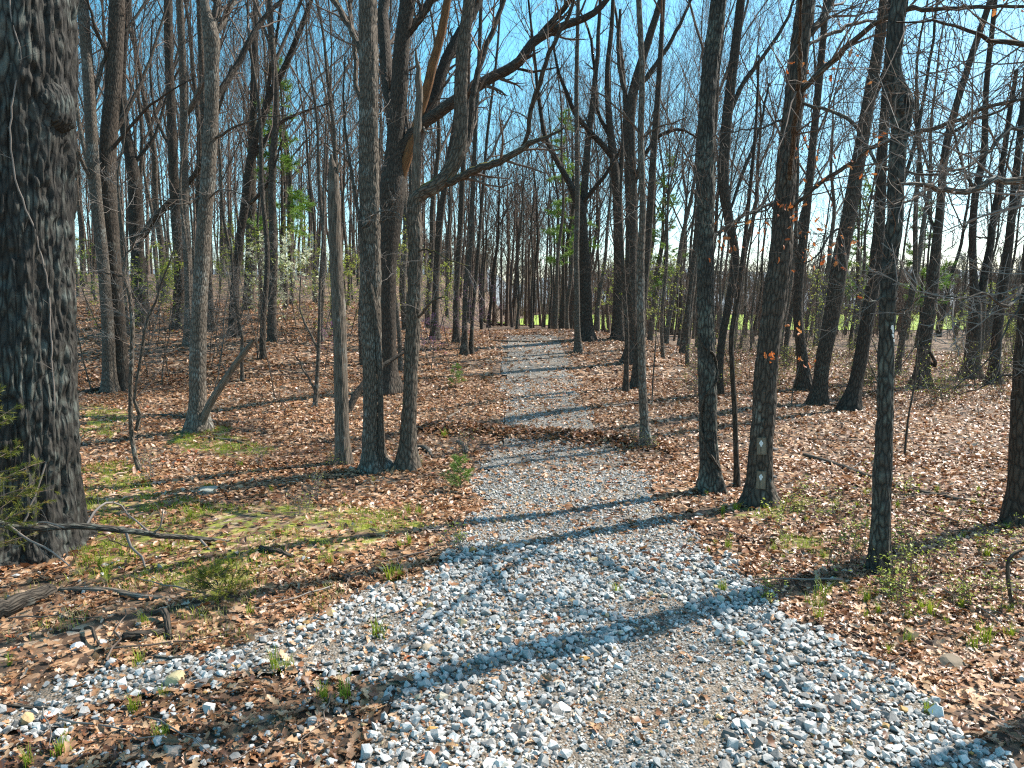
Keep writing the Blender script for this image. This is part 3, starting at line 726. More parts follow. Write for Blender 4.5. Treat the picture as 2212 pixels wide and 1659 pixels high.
tW = Tree('oak_tree', 'stout trunk carrying the two small wooden trail signs', [(1642,1089,66),(1642,1050,54),(1643,986,49),(1651,886,49),(1657,786,47),(1673,653,47),(1687,540,45),(1695,430,41),(1701,333,39),(1717,200,39),(1727,100,37),(1741,0,35),(1752,-140,31)], 'brown', seed=52, flare=.36, flare_h=.32, **NEAR)
tW.limb([(1725,205,10),(1745,183,12),(1775,152,13),(1807,123,13),(1850,85,12),(1891,50,11),(1941,28,10),(2030,20,9),(2120,16,8),(2240,10,6)], -1.8, kids=(12,4,3), n=26, tw=1.1)
tW.limb([(1738,95,10),(1757,63,14),(1784,30,15),(1805,-20,13)], .4); tW.limb([(1735,115,6),(1765,85,7),(1800,72,8),(1850,50,7),(1900,45,5)], .8)
tW.limb([(1722,225,5),(1750,225,7),(1790,240,7),(1834,257,8),(1856,290,8),(1874,320,7),(1907,363,7),(1957,371,6),(2057,377,4),(2130,350,2)], -1.6, kids=(12,4,3), n=24, twig='twig_pale')
tW.limb([(1702,458,6),(1714,447,8),(1774,397,9),(1841,347,9),(1907,307,9),(1974,290,9),(2074,257,9),(2141,230,8),(2220,212,6)], -2.0, kids=(12,4,3), n=28, tw=1.1)
tW.limb([(1690,260,5),(1640,275,4),(1590,283,3),(1541,292,2)], -.7, kids=(7,4,2)); tW.limb([(1690,420,4),(1660,450,4),(1600,470,3),(1560,510,2)], -1, kids=(8,3,3))
tW.limb([(1704,400,11),(1712,320,12),(1722,235,12),(1727,165,11),(1728,90,9),(1730,0,7)], -4.2, kids=(6,3,2), n=16)
tW.twigs(4.0, 8, 14, .9, .007)
t = Tree('bare_tree', 'dark trunk kinked at its base, leftmost of the leaning trio', [(1738,842,32),(1735,800,25),(1731,753,22),(1724,686,20),(1731,553,19),(1737,500,18),(1757,300,15),(1774,133,14),(1785,0,12),(1790,-60,11)], 'dark', seed=53, **MID)
t.limb([(1735,520,5),(1705,500,5),(1680,470,4),(1650,400,2)], -.6, kids=(6,3,3))
t = Tree('bare_tree', 'thick right-leaning dark trunk, middle of the leaning trio', [(1766,874,34),(1772,830,30),(1777,786,30),(1797,686,33),(1817,553,33),(1827,500,31),(1851,367,28),(1874,233,25),(1897,100,22),(1911,0,20),(1922,-80,18)], 'dark', seed=54, **MID)
t.limb([(1830,490,5),(1800,500,5),(1770,545,4),(1740,570,3),(1705,520,2)], -.9, kids=(7,3,3)); t.limb([(1870,260,9),(1905,170,10),(1945,70,8),(1965,-20,6)], .6)
t = Tree('bare_tree', 'right-leaning dark trunk, rightmost of the leaning trio', [(1836,888,38),(1846,840,29),(1857,786,28),(1874,686,28),(1894,553,26),(1899,480,23),(1905,350,20),(1914,200,17),(1925,40,14)], 'dark', seed=55, **MID)
t.limb([(1895,540,8),(1930,450,9),(1965,350,8),(1990,240,7),(2010,120,6),(2025,0,5)], .8)
tY = Tree('oak_tree', 'straight grey-green trunk with a swollen knot hole and white paint blaze', [(1900,1234,46),(1901,1190,40),(1903,1106,38),(1907,1000,36),(1911,886,32),(1914,753,31),(1924,553,29),(1931,500,30),(1937,367,31),(1943,300,32),(1948,255,42),(1949,228,46),(1944,205,40),(1935,180,31),(1934,83,30),(1941,0,28),(1948,-160,26)], 'lichen', seed=56, flare=.25, flare_h=.25, **NEAR)
tY.limb([(1920,640,4),(1890,650,4),(1860,645,3),(1825,610,2)], -.7, kids=(5,3,2), tw=.6, twig='twig_pale'); tY.limb([(1925,680,3),(1960,665,4),(1990,645,4),(2060,640,3),(2150,660,2)], -1.2, kids=(8,3,2), tw=.7, twig='twig_pale')
tY.limb([(1930,560,3),(1880,600,3),(1850,640,2)], -.8, kids=(5,3,2), tw=.6); tY.twigs(3.4, 7, 18, .8, .006)
t = Tree('bare_tree', 'dark trunk rising from the brushy thicket right of the blazed trunk', [(1989,838,36),(1993,790,28),(1997,753,26),(2011,653,25),(2021,553,21),(2028,480,17),(2047,300,15),(2084,167,13),(2134,17,12),(2160,-60,10)], 'dark', seed=57, **MID)
t.limb([(2024,520,7),(2000,430,7),(1985,330,6),(1975,200,4)], .6); t.limb([(2050,290,7),(2100,260,6),(2160,240,5),(2220,180,3)], -.8); t.limb([(1998,770,6),(2020,790,8),(2010,760,5)], -.3, kids=None)
t = Tree('bare_tree', 'dark trunk splitting into two tall stems at the thicket', [(2097,818,38),(2100,780,32),(2104,720,29),(2106,680,26),(2103,600,16),(2101,553,15),(2106,430,14),(2124,340,13),(2130,200,11),(2150,0,9)], 'dark', seed=58, **MID)
t.limb([(2106,690,15),(2118,640,16),(2134,553,15),(2150,450,13),(2170,320,11),(2195,150,8)], .5); t.limb([(2110,420,7),(2080,360,6),(2060,280,4)], -.5)
t = Tree('bare_tree', 'dark trunk nearest the right edge within the thicket', [(2147,832,28),(2150,780,22),(2154,720,20),(2165,640,18),(2176,553,17),(2190,420,15),(2205,280,12)], 'dark', seed=59, **MID)
tE = Tree('bare_tree', 'thick dark trunk cut off by the right edge of the photograph', [(2202,1132,60),(2205,1060,52),(2210,886,48),(2222,720,46),(2236,553,44),(2250,333,40),(2268,100,36),(2280,-60,32)], 'dark', seed=60, sides=30, step=.09, bark_amp=.012, cell=(.04, .13))
tE.limb([(2215,800,5),(2170,812,4),(2110,840,3),(2060,850,1.5)], -.4, kids=(6,3,2), tw=.5); tE.limb([(2225,620,5),(2180,700,4),(2150,760,3),(2060,840,2)], -.6, kids=(8,3,2), tw=.6, twig='twig_pale')
tF = Tree('oak_tree', 'tree beyond the right edge whose crooked pale limbs reach into the picture', [(2500,1460,80),(2510,1200,70),(2525,900,66),(2540,600,62),(2555,300,56),(2570,0,50),(2580,-300,44)], 'brown', seed=61, sides=20, step=.15)
tF.limb([(2540,520,26),(2420,440,22),(2320,395,19),(2240,385,17),(2200,388,16),(2150,392,14),(2110,408,13),(2074,414,13),(2040,407,12),(2007,400,10),(1970,396,8),(1934,397,5)], -.6, kids=(12,4,3), n=34, mat='grey', twig='twig_pale', tw=.8)
tF.limb([(2010,400,4),(1985,425,4),(1960,432,3),(1935,430,2)], -.6, kids=(4,2,2), tw=.4, mat='grey', twig='twig_pale')
tF.limb([(2560,200,20),(2400,140,16),(2300,115,13),(2211,95,12),(2150,88,10),(2107,68,8),(2050,55,6),(2000,48,5),(1940,46,3)], -.5, kids=(10,4,3), n=26, tw=.9, mat='dark')
tF.limb([(2550,420,16),(2400,330,12),(2300,290,10),(2212,270,9),(2150,310,8),(2100,350,6),(2060,365,5),(2000,370,3)], -.8, kids=(10,4,3), n=24, mat='grey')
tF.limb([(2545,700,16),(2400,620,12),(2300,600,10),(2212,620,9),(2180,660,7),(2140,640,5),(2080,640,3),(2000,655,2)], -1.2, kids=(10,4,3), n=22, tw=.6, mat='grey', twig='twig_pale')
t = Tree('sapling', 'arched bare stem bending over at the lower right edge', [(2187,1320,9),(2182,1285,8),(2177,1240,8),(2178,1215,8),(2188,1198,7),(2203,1190,6),(2225,1186,5),(2250,1195,3)], 'brown', 'sapling', extend=False, sides=8, flare=.1, seed=62, step=.04)
t = Tree('sapling', 'hair-thin sapling leaning right beyond the fallen log', [(1954,986,5),(1958,940,5),(1964,890,4),(1972,850,4),(1980,780,3),(1985,700,2)], 'brown', 'sapling', extend=False, sides=6, flare=.1, seed=63, step=.08)
t.twigs(.8, 3, 9, .5, .004)

# paint blaze and knot hole on the knotted trunk
def patch(tree, name, outline, mat, lift=.014):
    """a thin painted or hollow patch that follows the trunk's front; outline in frame px"""
    cx = np.mean([p[0] for p in outline]); cy = np.mean([p[1] for p in outline]); V = []
    for x, y in [(cx, cy)] + list(outline):
        p, f, c = tree.front(x, y); V.append([p[0], p[1]-lift, p[2]])
    V = np.array(V) - tree.base; n = len(outline)
    F = np.array([[0, 1+(i+1) % n, 1+i] for i in range(n)])
    V2 = V + np.array([0, .012, 0]); V = np.vstack([V, V2])
    E = np.array([[1+i, 1+(i+1) % n, n+2+(i+1) % n, n+2+i] for i in range(n)])
    return link(name, make_mesh(name, V, [F, E], mat, smooth=False), tree.root)
M['paint'] = plain('white_paint', (.78, .76, .72), .6, .25)
M['hole'] = plain('hollow_shade_and_nail', (.012, .010, .008), .9, .2)  # near-black for the painted shade in the knot hole, also the nail heads
for k, ol in enumerate(([(1917,703),(1921,702),(1923,708),(1922,714),(1924,718),(1920,720),(1919,714),(1916,710)], [(1918,722),(1922,721),(1924,729),(1921,730)], [(1921,733),(1925,732),(1926,738),(1923,739)])):
    patch(tY, 'paint_blaze', ol, M['paint'])
def knot():
    p, f, c = tY.front(1944, 224)
    a = np.linspace(0, 2*np.pi, 25)[:-1]; b = np.linspace(0, 2*np.pi, 11)[:-1]
    A, Bq = np.meshgrid(a, b, indexing='ij')
    rx, rz, t = .046, .095, .022*(1+.35*np.sin(A*2+1))
    X = (rx+t*np.cos(Bq))*np.cos(A); Z = (rz+t*np.cos(Bq))*np.sin(A); Y = t*np.sin(Bq)*1.2
    V = np.stack([X+p[0], Y+p[1]+.005, Z+p[2]], -1).reshape(-1, 3)-tY.base
    idx = np.arange(240).reshape(24, 10); i2 = np.roll(idx, -1, 0); j2 = np.roll(idx, -1, 1); ij = np.roll(i2, -1, 1)
    F = np.stack([idx, i2, ij, j2], -1).reshape(-1, 4)
    U = np.stack([A*.05, Bq*.02], -1).reshape(-1, 2)
    k = link('knot_rim', make_mesh('knot_rim', V, [F], M['lichen'], uv=U), tY.root)
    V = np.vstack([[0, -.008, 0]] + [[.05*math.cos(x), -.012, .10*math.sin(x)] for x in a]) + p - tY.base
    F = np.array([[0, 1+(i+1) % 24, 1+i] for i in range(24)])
    link('hollow_shade', make_mesh('hollow_shade', V, [F], M['hole']), k)  # flat disc, no depth: shade inside the knot hole painted as near-black
knot()

# two small wooden trail signs with white markers, two shelf fungi
def sign(label, px, py, wpx, hpx, tilt):
    p, f, c = tW.front(px, py); k = tW.Y/FD; w, h = wpx*k, hpx*k
    r = thing('trail_sign', label, 'sign', (p[0], p[1]-.03, p[2]-h/2), 'wooden trail signs on the stout trunk')
    r.rotation_euler = (R(-3), R(tilt), R(-10))
    m, nt, b = new_mat('weathered_board'); tc = N(nt, 'ShaderNodeTexCoord'); mp = N(nt, 'ShaderNodeMapping'); mp.inputs['Scale'].default_value = (60, 60, 3)
    nt.links.new(tc.outputs['Object'], mp.inputs[0]); nz = N(nt, 'ShaderNodeTexNoise', Scale=1.0, Detail=6.0); nt.links.new(mp.outputs[0], nz.inputs['Vector'])
    nt.links.new(ramp(nt, nz.outputs[0], [(.3, (.10, .075, .05)), (.7, (.26, .21, .15))]).outputs[0], b.inputs['Base Color']); b.inputs['Roughness'].default_value = .8
    bm = bmesh.new(); bmesh.ops.create_cube(bm, size=1)
    for v in bm.verts: v.co = Vector((v.co.x*w, v.co.y*.022, v.co.z*h+h/2))
    bmesh.ops.bevel(bm, geom=bm.edges[:], offset=.004, segments=2, affect='EDGES')
    me = bpy.data.meshes.new('board'); bm.to_mesh(me); bm.free(); me.materials.append(m); link('board', me, r)
    # marker: a pointed oval badge with a stem above and a tab below
    hw, hh = .031, .050
    half = [(.0, 1.0), (.22, .97), (.26, .70), (.62, .52), (.95, .22), (1.0, .05), (.86, -.2), (.62, -.45), (.42, -.6), (.42, -.95), (.2, -1.0), (0, -1.0)]
    ol = half + [(-x, z) for x, z in half[-2:0:-1]]; n = len(ol)
    V = [[0, -.017, 0]] + [[x*hw, -.016, z*hh] for x, z in ol] + [[x*hw, -.0105, z*hh] for x, z in ol]
    V = np.array(V)+np.array([-w*.06, 0, h*.66])
    F = np.array([[0, 1+(i+1) % n, 1+i] for i in range(n)]); E = np.array([[1+i, 1+(i+1) % n, 1+n+(i+1) % n, 1+n+i] for i in range(n)])
    mk = link('marker', make_mesh('marker', V, [F[:, ::-1], E[:, ::-1]], plain('marker_white', (.75, .76, .74), .5, .15), smooth=False), r)
    Vl, Fl = [], []
    for z, q in ((.3, .45), (.08, .62), (-.14, .5)):
        i = len(Vl); x0, z0, z1 = q*hw, z*hh, (z+.05)*hh
        Vl += [[-x0, -.0178, z0], [x0, -.0178, z0], [x0, -.0178, z1], [-x0, -.0178, z1]]; Fl.append([i, i+1, i+2, i+3])
    link('print', make_mesh('print', np.array(Vl)+np.array([-w*.06, 0, h*.66]), [np.array(Fl)], plain('marker_print', (.45, .46, .45), .6, .1), smooth=False), mk)
    for z in (.04, .96):
        bm = bmesh.new(); bmesh.ops.create_uvsphere(bm, u_segments=8, v_segments=5, radius=.005, matrix=__import__('mathutils').Matrix.Translation((0, -.012, h*z)))
        me = bpy.data.meshes.new('nail'); bm.to_mesh(me); bm.free(); me.materials.append(M['hole']); link('nail', me, r)
sign('upper small wooden board with white badge nailed to stout trunk', 1637, 963, 20, 37, -2)
sign('lower small wooden board with white badge nailed to stout trunk', 1634, 1036, 20, 39, 2)
def fungus(label, px, py, s):
    p, f, c = tW.front(px, py)
    a = np.linspace(0, 2*np.pi, 19)[:-1]; V = [[0, 0, .028], [0, 0, -.02]]
    for q, z in ((.55, .022), (.9, .008), (1., -.004), (.8, -.014)):
        V += [[math.cos(x)*q*.075*(1+.08*math.sin(3*x)), math.sin(x)*q*.055, z] for x in a]
    F, Tt = [], []
    for i in range(18):
        j = (i+1) % 18; Tt += [[0, 2+i, 2+j], [1, 56+j, 56+i]]
        for q in range(3): F.append([2+q*18+i, 20+q*18+i, 20+q*18+j, 2+q*18+j])
    me = make_mesh('shelf_fungus', np.array(V)*s, [np.array(F), np.array(Tt)], plain('fungus_skin', (.06, .052, .048), .7, .4))
    o = link('shelf_fungus', me, None, (c[0]+c[3]*1.0, c[1]-.04, p[2])); o.rotation_euler = (.1, .15, -.3)
    tag(o, label, 'fungus', 'shelf fungi on the stout trunk')
fungus('dark shelf fungus on the stout trunk level with the upper sign', 1667, 970, 1.1)
fungus('dark shelf fungus on the stout trunk level with the lower sign', 1665, 1030, 1.0)

# ------------------------------------------------------------------ the woods behind: individual trees copied from a few kinds
def forest_proto(seed, H, r0, lean, fork, bark_m, twig_m):
    g = np.random.default_rng(seed)
    n = 22; z = np.linspace(-.3, H, n); ph = g.random(4)*6.28
    x = .26*np.sin(z*.28+ph[0])*z/8 + .07*np.sin(z*1.1+ph[1]); y = .16*np.sin(z*.25+ph[2])*z/8
    P = np.stack([x-x[0], y-y[0], z], 1); rad = r0*np.clip(1-(np.maximum(z, 0)/H)**1.15, .035, 1)
    root = bpy.data.objects.new('bare_tree', None); col.objects.link(root); root.empty_display_size = .2
    link('trunk', trunk_mesh('forest_trunk', P, rad, M[bark_m], 10, .35, .35, seed), root)
    T = Tubes(); k = g.integers(11, 15)
    for j in range(k):
        hz = H*(.38+.58*(j+g.random())/k); i = min(np.searchsorted(z, hz), n-2); a = j*2.4+g.random()
        q = P[i]+(P[i+1]-P[i])*((hz-z[i])/(z[i+1]-z[i]))
        steep = .62+.25*g.random()
        d = nrm(np.array([math.cos(a)*(1-steep*.6), math.sin(a)*(1-steep*.6), steep]))
        big = j < fork
        grow(T, g, q, d, (H-hz)*(.60 if not big else .85)+1.5, rad[i]*(.36 if not big else .6), 0, up=.15, wander=.13, kids=(5, 3, 2), spread=.5, rmin=.0042, decay=.52)
    for j in range(4):     # dead stubs and shoots low on the trunk
        hz = H*(.10+.22*g.random()); i = np.searchsorted(z, hz); a = g.random()*6.28
        grow(T, g, P[i], nrm(np.array([math.cos(a), math.sin(a), .3])), 1.2, .016, 1, up=.05, kids=(0, 3, 3), rmin=.004, wander=.2)
    link('crown', T.mesh('forest_crown', M[twig_m], (0, 0, 0)), root)
    return root
PROTO = [forest_proto(100+i, *a) for i, a in enumerate([
    (22, .155, 0, 1, 'brown', 'twig'), (24, .18, 0, 2, 'grey', 'twig'), (19, .11, 0, 0, 'brown', 'twig_dark'), (21, .135, 0, 3, 'grey', 'twig'),
    (25, .20, 0, 2, 'brown', 'twig_dark'), (17, .085, 0, 0, 'grey', 'twig'), (20, .12, 0, 1, 'brown', 'twig'), (15, .07, 0, 0, 'grey', 'twig'),
    (23, .165, 0, 4, 'grey', 'twig'), (18, .10, 0, 1, 'brown', 'twig_dark')])]

REFS = [(28, 'the huge oak'), (250, 'the close pair of trunks'), (432, 'the forked grey trunk'), (505, 'the curving trunk'), (742, 'the barkless snag'), (808, 'the tall straight trunk'), (885, 'the mossy elbow trunk'),
        (1010, 'the thin trail-edge pair'), (1148, 'the trail crest'), (1249, 'the slim pale trail-edge trunk'), (1367, 'the flared dark trunk'), (1394, 'the pale slender trunk'), (1536, 'the vine-wrapped trunk'),
        (1645, 'the signed trunk'), (1770, 'the leaning trio'), (1902, 'the blazed trunk'), (1990, 'the thicket trunk'), (2100, 'the two-stemmed trunk'), (2205, 'the right-edge trunk')]
LABELLED = {}
def where(x, y):
    px = CX + x/y*FD; ref = min(REFS, key=lambda r: abs(r[0]-px))
    return ('left of ' if px < ref[0] else 'right of ')+ref[1], abs(px-ref[0])
def label_all():
    words = ['', 'second ', 'third ', 'fourth ', 'fifth ', 'sixth ', 'seventh ', 'eighth ', 'ninth ', 'tenth ', 'eleventh ', 'twelfth ']
    for lab, items in LABELLED.items():
        for i, (d, y, o) in enumerate(sorted(items, key=lambda t: t[0])):
            o['label'] = (words[min(i, 11)]+lab).strip()
placed = [(b[0], b[1]) for b in BASES]
used_proto = set()
RADII = {id(p): r for p, r in zip(PROTO, (.155, .18, .11, .135, .20, .085, .12, .07, .165, .10))}
TONE = {id(p): t for p, t in zip(PROTO, ('brown', 'grey', 'brown', 'grey', 'brown', 'grey', 'brown', 'grey', 'grey', 'brown'))}
def put(proto_list, x, y, lean, label, group, g, sc=1.0):
    k = int(g.integers(len(proto_list))); src = proto_list[k]
    if id(src) in used_proto: o = copy_tree(src)
    else: o = src; used_proto.add(id(src))
    o.location = (x, y, tz(x, y)); o.rotation_euler = (g.normal(0, .02), lean, 0)
    o.rotation_mode = 'ZYX'
    o.rotation_euler[2] = 0
    o.scale = (sc*(.85+.3*g.random()),)*2 + (sc*(.9+.22*g.random()),)
    tag(o, label, 'tree', group)
    w, d = where(x, y); rr = RADII[id(src)]*o.scale[0]
    LABELLED.setdefault('%s %s tree %s, foot %s' % ('pole-thin' if rr < .09 else 'slim' if rr < .13 else 'stout' if rr < .17 else 'thick', TONE[id(src)], 'at mid distance' if y < 45 else 'far back' if y < 66 else 'very far back', w), []).append((d, y, o))
    return o
def region(n, y0, y1, xa, xb, spacing, lean, label, group, seed, protos=None):
    g = np.random.default_rng(seed); c = 0; tries = 0
    while c < n and tries < n*60:
        tries += 1
        y = math.sqrt(y0*y0+(y1*y1-y0*y0)*g.random()); a, b = xa(y), xb(y); x = a+(b-a)*g.random()
        if any((x-p[0])**2+(y-p[1])**2 < spacing**2 for p in placed): continue
        if on_trail(np.array([x]), np.array([y]), 0)[0] or (abs(x-1) < 2.6 and y < 47): continue
        placed.append((x, y)); c += 1
        put(protos or PROTO, x, y, lean(x, y)+g.normal(0, .03), label, group, g)
region(104, 31, 84, lambda y: -.80*y, lambda y: -3.4, 1.35, lambda x, y: -.005, 'one of the bare trees crowding the wooded slope left of the trail', 'trees crowding the left slope', 201)
region(46, 47, 95, lambda y: -4., lambda y: .16*y+2, 1.2, lambda x, y: .03, 'one of the bare trees closing the view beyond the trail crest', 'trees beyond the trail crest', 202)
region(70, 27, 92, lambda y: 5.5+.02*y, lambda y: .80*y, 1.5, lambda x, y: .04+.07*min(1, x/30), 'one of the dark bare trees between the trail and the bright field', 'trees in front of the field', 203)
# thin poles among them
POLES = [PROTO[5], PROTO[7], PROTO[2]]
region(36, 26, 60, lambda y: -.78*y, lambda y: -4., 1.0, lambda x, y: .0, 'one of the pole-thin bare trees among the trunks on the left slope', 'thin poles on the left slope', 204, POLES)
region(22, 26, 60, lambda y: 6., lambda y: .78*y, 1.0, lambda x, y: .06, 'one of the pole-thin bare trees among the trunks before the field', 'thin poles before the field', 205, POLES)

# far woods that read as one mass
def far_woods(name, label, n, y0, y1, xa, xb, seed, mat, hs=(15, 22), brush=2, thick=1.):
    g = np.random.default_rng(seed); T = Tubes()
    for i in range(n):
        y = y0+(y1-y0)*g.random(); x = xa(y)+(xb(y)-xa(y))*g.random(); z0 = tz(x, y)-.3; H = hs[0]+(hs[1]-hs[0])*g.random()
        lean = g.normal(.02, .03)
        P = np.stack([x+lean*np.linspace(0, H, 6)+g.normal(0, .12, 6), y+g.normal(0, .1, 6), z0+np.linspace(0, H, 6)], 1)
        T.add(P, np.linspace(.16+.1*g.random(), .03, 6)*thick**.5, 5)
        for b in range(brush):
            hb = 1.2+3.6*g.random(); q = np.array([x+g.normal(0, 2.5), y+g.normal(0, 2.5), 0]); q[2] = tz(q[0], q[1])
            grow(T, g, q, nrm(np.array([g.normal(0, .1), g.normal(0, .1), 1])), hb, .035*thick, 0, up=.05, kids=(7, 4), rmin=.012*thick, spread=.7)
        for j in range(10):
            t = .25+.72*g.random(); q = P[0]+(P[-1]-P[0])*t; a = g.random()*6.28
            d = nrm(np.array([math.cos(a)*.5, math.sin(a)*.5, .8])); L = (1-t)*H*.5+1.5
            grow(T, g, q, d, L, .035*thick, 1, up=.1, kids=(0, 4, 2), rmin=.014*thick, spread=.5)
    return tag(link(name, T.mesh(name, M[mat], (0, 0, 0))), label, None, None, 'stuff')
far_woods('distant_woods', 'distant bare woods merging into one brown mass behind the slope', 230, 78, 125, lambda y: -.85*y, lambda y: .1*y, 301, 'twig')
far_woods('field_edge_brush', 'tangled brown brush and thin saplings along the near edge of the field', 120, 66, 99, lambda y: .05*y, lambda y: .85*y, 303, 'twig', (4, 9), 3)
far_woods('distant_treeline', 'distant bare treeline on the far side of the bright field', 330, 236, 275, lambda y: -40, lambda y: 235, 302, 'twig', (12, 21), 2, 3.0)
def far_hill():
    xs = np.linspace(-300, 900, 160); ys = np.array([300, 340, 400, 480, 600])
    X, Y = np.meshgrid(xs, ys)
    Z = terrain(X, Y, False) + np.array([0, 5, 12, 18, 20])[:, None]*(1+.35*vnoise(X/90, Y/90, s=6)) + .8*vnoise(X/7, Y/7, s=7)
    idx = np.arange(X.size).reshape(X.shape); F = np.stack([idx[:-1, :-1], idx[:-1, 1:], idx[1:, 1:], idx[1:, :-1]], -1).reshape(-1, 4)
    m, nt, b = new_mat('far_wooded_hill'); ge = N(nt, 'ShaderNodeNewGeometry'); nz = N(nt, 'ShaderNodeTexNoise', Scale=.3, Detail=8.0); nt.links.new(ge.outputs['Position'], nz.inputs['Vector'])
    nt.links.new(ramp(nt, nz.outputs[0], [(.3, (.09, .09, .09)), (.7, (.17, .17, .16))]).outputs[0], b.inputs['Base Color'])
    tag(link('hill', make_mesh('hill', np.stack([X, Y, Z], -1).reshape(-1, 3), [F], m)), 'low wooded hill on the horizon beyond the field', None, None, 'structure')
far_hill()

# ------------------------------------------------------------------ leaves and flakes as shapes
def leaf_shape(kind, g):
    if kind == 'oak':
        t = np.array([0, .14, .30, .44, .60, .74, .88, 1.]); w = np.array([.015, .17, .10, .27, .15, .25, .14, .02])
    elif kind == 'oval':
        t = np.array([0, .3, .68, 1.]); w = np.array([.02, .24, .24, .01])
    else:
        t = np.array([0, .5, 1.]); w = np.array([.03, .27, .02])
    n = len(t); w = w*(.8+.4*g.random())
    fold, arch, tw = g.uniform(-.2, 1.1), g.uniform(-.9, .9), g.uniform(-.6, .6)
    V = []
    for side in (0, -1, 1):
        y = side*w*np.cos(fold*.6); z = np.abs(side)*w*np.sin(fold)*1.0 + arch*(t-.5)**2*.8 + side*w*tw*(t-.5)*1.6
        V.append(np.stack([t-.5, y, z], 1))
    V = np.concatenate(V); i = np.arange(n-1)
    F = np.concatenate([np.stack([i, i+1, n+i+1, n+i], 1), np.stack([i, 2*n+i, 2*n+i+1, i+1], 1)])
    return V, F
def rots(yaw, tilt, az):
    """yaw about z, then tilt about a horizontal axis at az"""
    c, s = np.cos(yaw), np.sin(yaw); Z = np.zeros_like(c); O = Z+1
    Rz = np.stack([np.stack([c, -s, Z], -1), np.stack([s, c, Z], -1), np.stack([Z, Z, O], -1)], -2)
    ax, ay = np.cos(az), np.sin(az); ct, st = np.cos(tilt), np.sin(tilt); C = 1-ct
    Rt = np.stack([np.stack([ct+ax*ax*C, ax*ay*C, ay*st], -1), np.stack([ax*ay*C, ct+ay*ay*C, -ax*st], -1), np.stack([-ay*st, ax*st, ct], -1)], -2)
    return Rt @ Rz
def stamp(shapes, pos, yaw, tilt, az, scale, tint, g):
    """one big vertex/face set from many small shapes"""
    Vs, Fs, Ts, base = [], [], [], 0
    pick = g.integers(len(shapes), size=len(pos)); Q = rots(yaw, tilt, az)
    if scale.ndim == 1: scale = scale[:, None]*np.ones((1, 3))
    for k, (V, F) in enumerate(shapes):
        s = np.where(pick == k)[0]
        if not len(s): continue
        W = np.einsum('nij,nvj->nvi', Q[s], V[None]*scale[s][:, None, :]) + pos[s][:, None, :]
        Vs.append(W.reshape(-1, 3)); Ts.append(np.repeat(tint[s], len(V)))
        Fs.append((F[None] + (np.arange(len(s))*len(V))[:, None, None] + base).reshape(-1, F.shape[1])); base += W.shape[0]*W.shape[1]
    return np.concatenate(Vs), np.concatenate(Fs), np.concatenate(Ts)
def scatter(n, y0, y1, g, wide=.80, pad=1.2):
    y = np.sqrt(y0*y0+(y1*y1-y0*y0)*g.random(n)); x = (g.random(n)*2-1)*(wide*y+pad)
    return x, y
gL = np.random.default_rng(77)
OAK = [leaf_shape('oak', gL) for _ in range(14)]; OVAL = [leaf_shape('oval', gL) for _ in range(14)]; FLAKE = [leaf_shape('flake', gL) for _ in range(10)]

# ------------------------------------------------------------------ understory: saplings, shrubs, dogwood, pines, cedar
def flakes_on(T, g, n, size, zmin=0., white=False):
    """small leaves set at the ends of the twigs collected in T"""
    ends = np.array([it[0][-1] for k, its in T.g.items() for it in its if it[1][0] < .012])
    if not len(ends): return None
    e = ends[g.integers(len(ends), size=n)]; e = e[e[:, 2] > zmin]; n = len(e)
    e = e + g.normal(0, .035, e.shape)
    return stamp(FLAKE, e, g.random(n)*6.28, g.random(n)*1.2, g.random(n)*6.28, size*(.6+.8*g.random(n)), g.random(n), g)
def under_proto(name, seed, H, r, stems, leaf=None, nleaf=0, size=.05, twig='twig_pale', kids=(6, 4, 3), spread=.9):
    g = np.random.default_rng(seed); root = bpy.data.objects.new(name, None); col.objects.link(root); root.empty_display_size = .1
    T = Tubes(); S = Tubes()
    for s in range(stems):
        a = g.random()*6.28; d = nrm(np.array([math.cos(a)*.25, math.sin(a)*.25, 1]))
        p = np.array([math.cos(a)*.05, math.sin(a)*.05, -.05]); h = H*(.6+.5*g.random()); pts = [p]
        for i in range(7): d = nrm(d+g.normal(0, .10, 3)+np.array([0, 0, .05])); pts.append(pts[-1]+d*h/7)
        rad = np.linspace(r, r*.2, 8); S.add(pts, rad, 6)
        for j in range(kids[0]+3):
            t = .25+.74*(j+g.random())/(kids[0]+3); i = min(int(t*7), 6); a = g.random()*6.28
            dd = nrm(np.array([math.cos(a), math.sin(a), .35])); grow(T, g, np.array(pts[i]), dd, h*.34*(1.2-.7*t), max(.0035, rad[i]*.45), 1, up=.04, wander=.2, kids=(0,)+tuple(kids[1:]), rmin=.0028, spread=spread)
    link('stem', S.mesh('stem', M['grey' if H > 2 else twig]), root); link('twigs', T.mesh('twigs', M[twig]), root)['kind'] = 'stuff'
    if leaf:
        f = flakes_on(T, g, nleaf, size)
        if f: link('leaves', make_mesh('leaves', f[0], [f[1]], M[leaf], tint=f[2]), root)
    return root
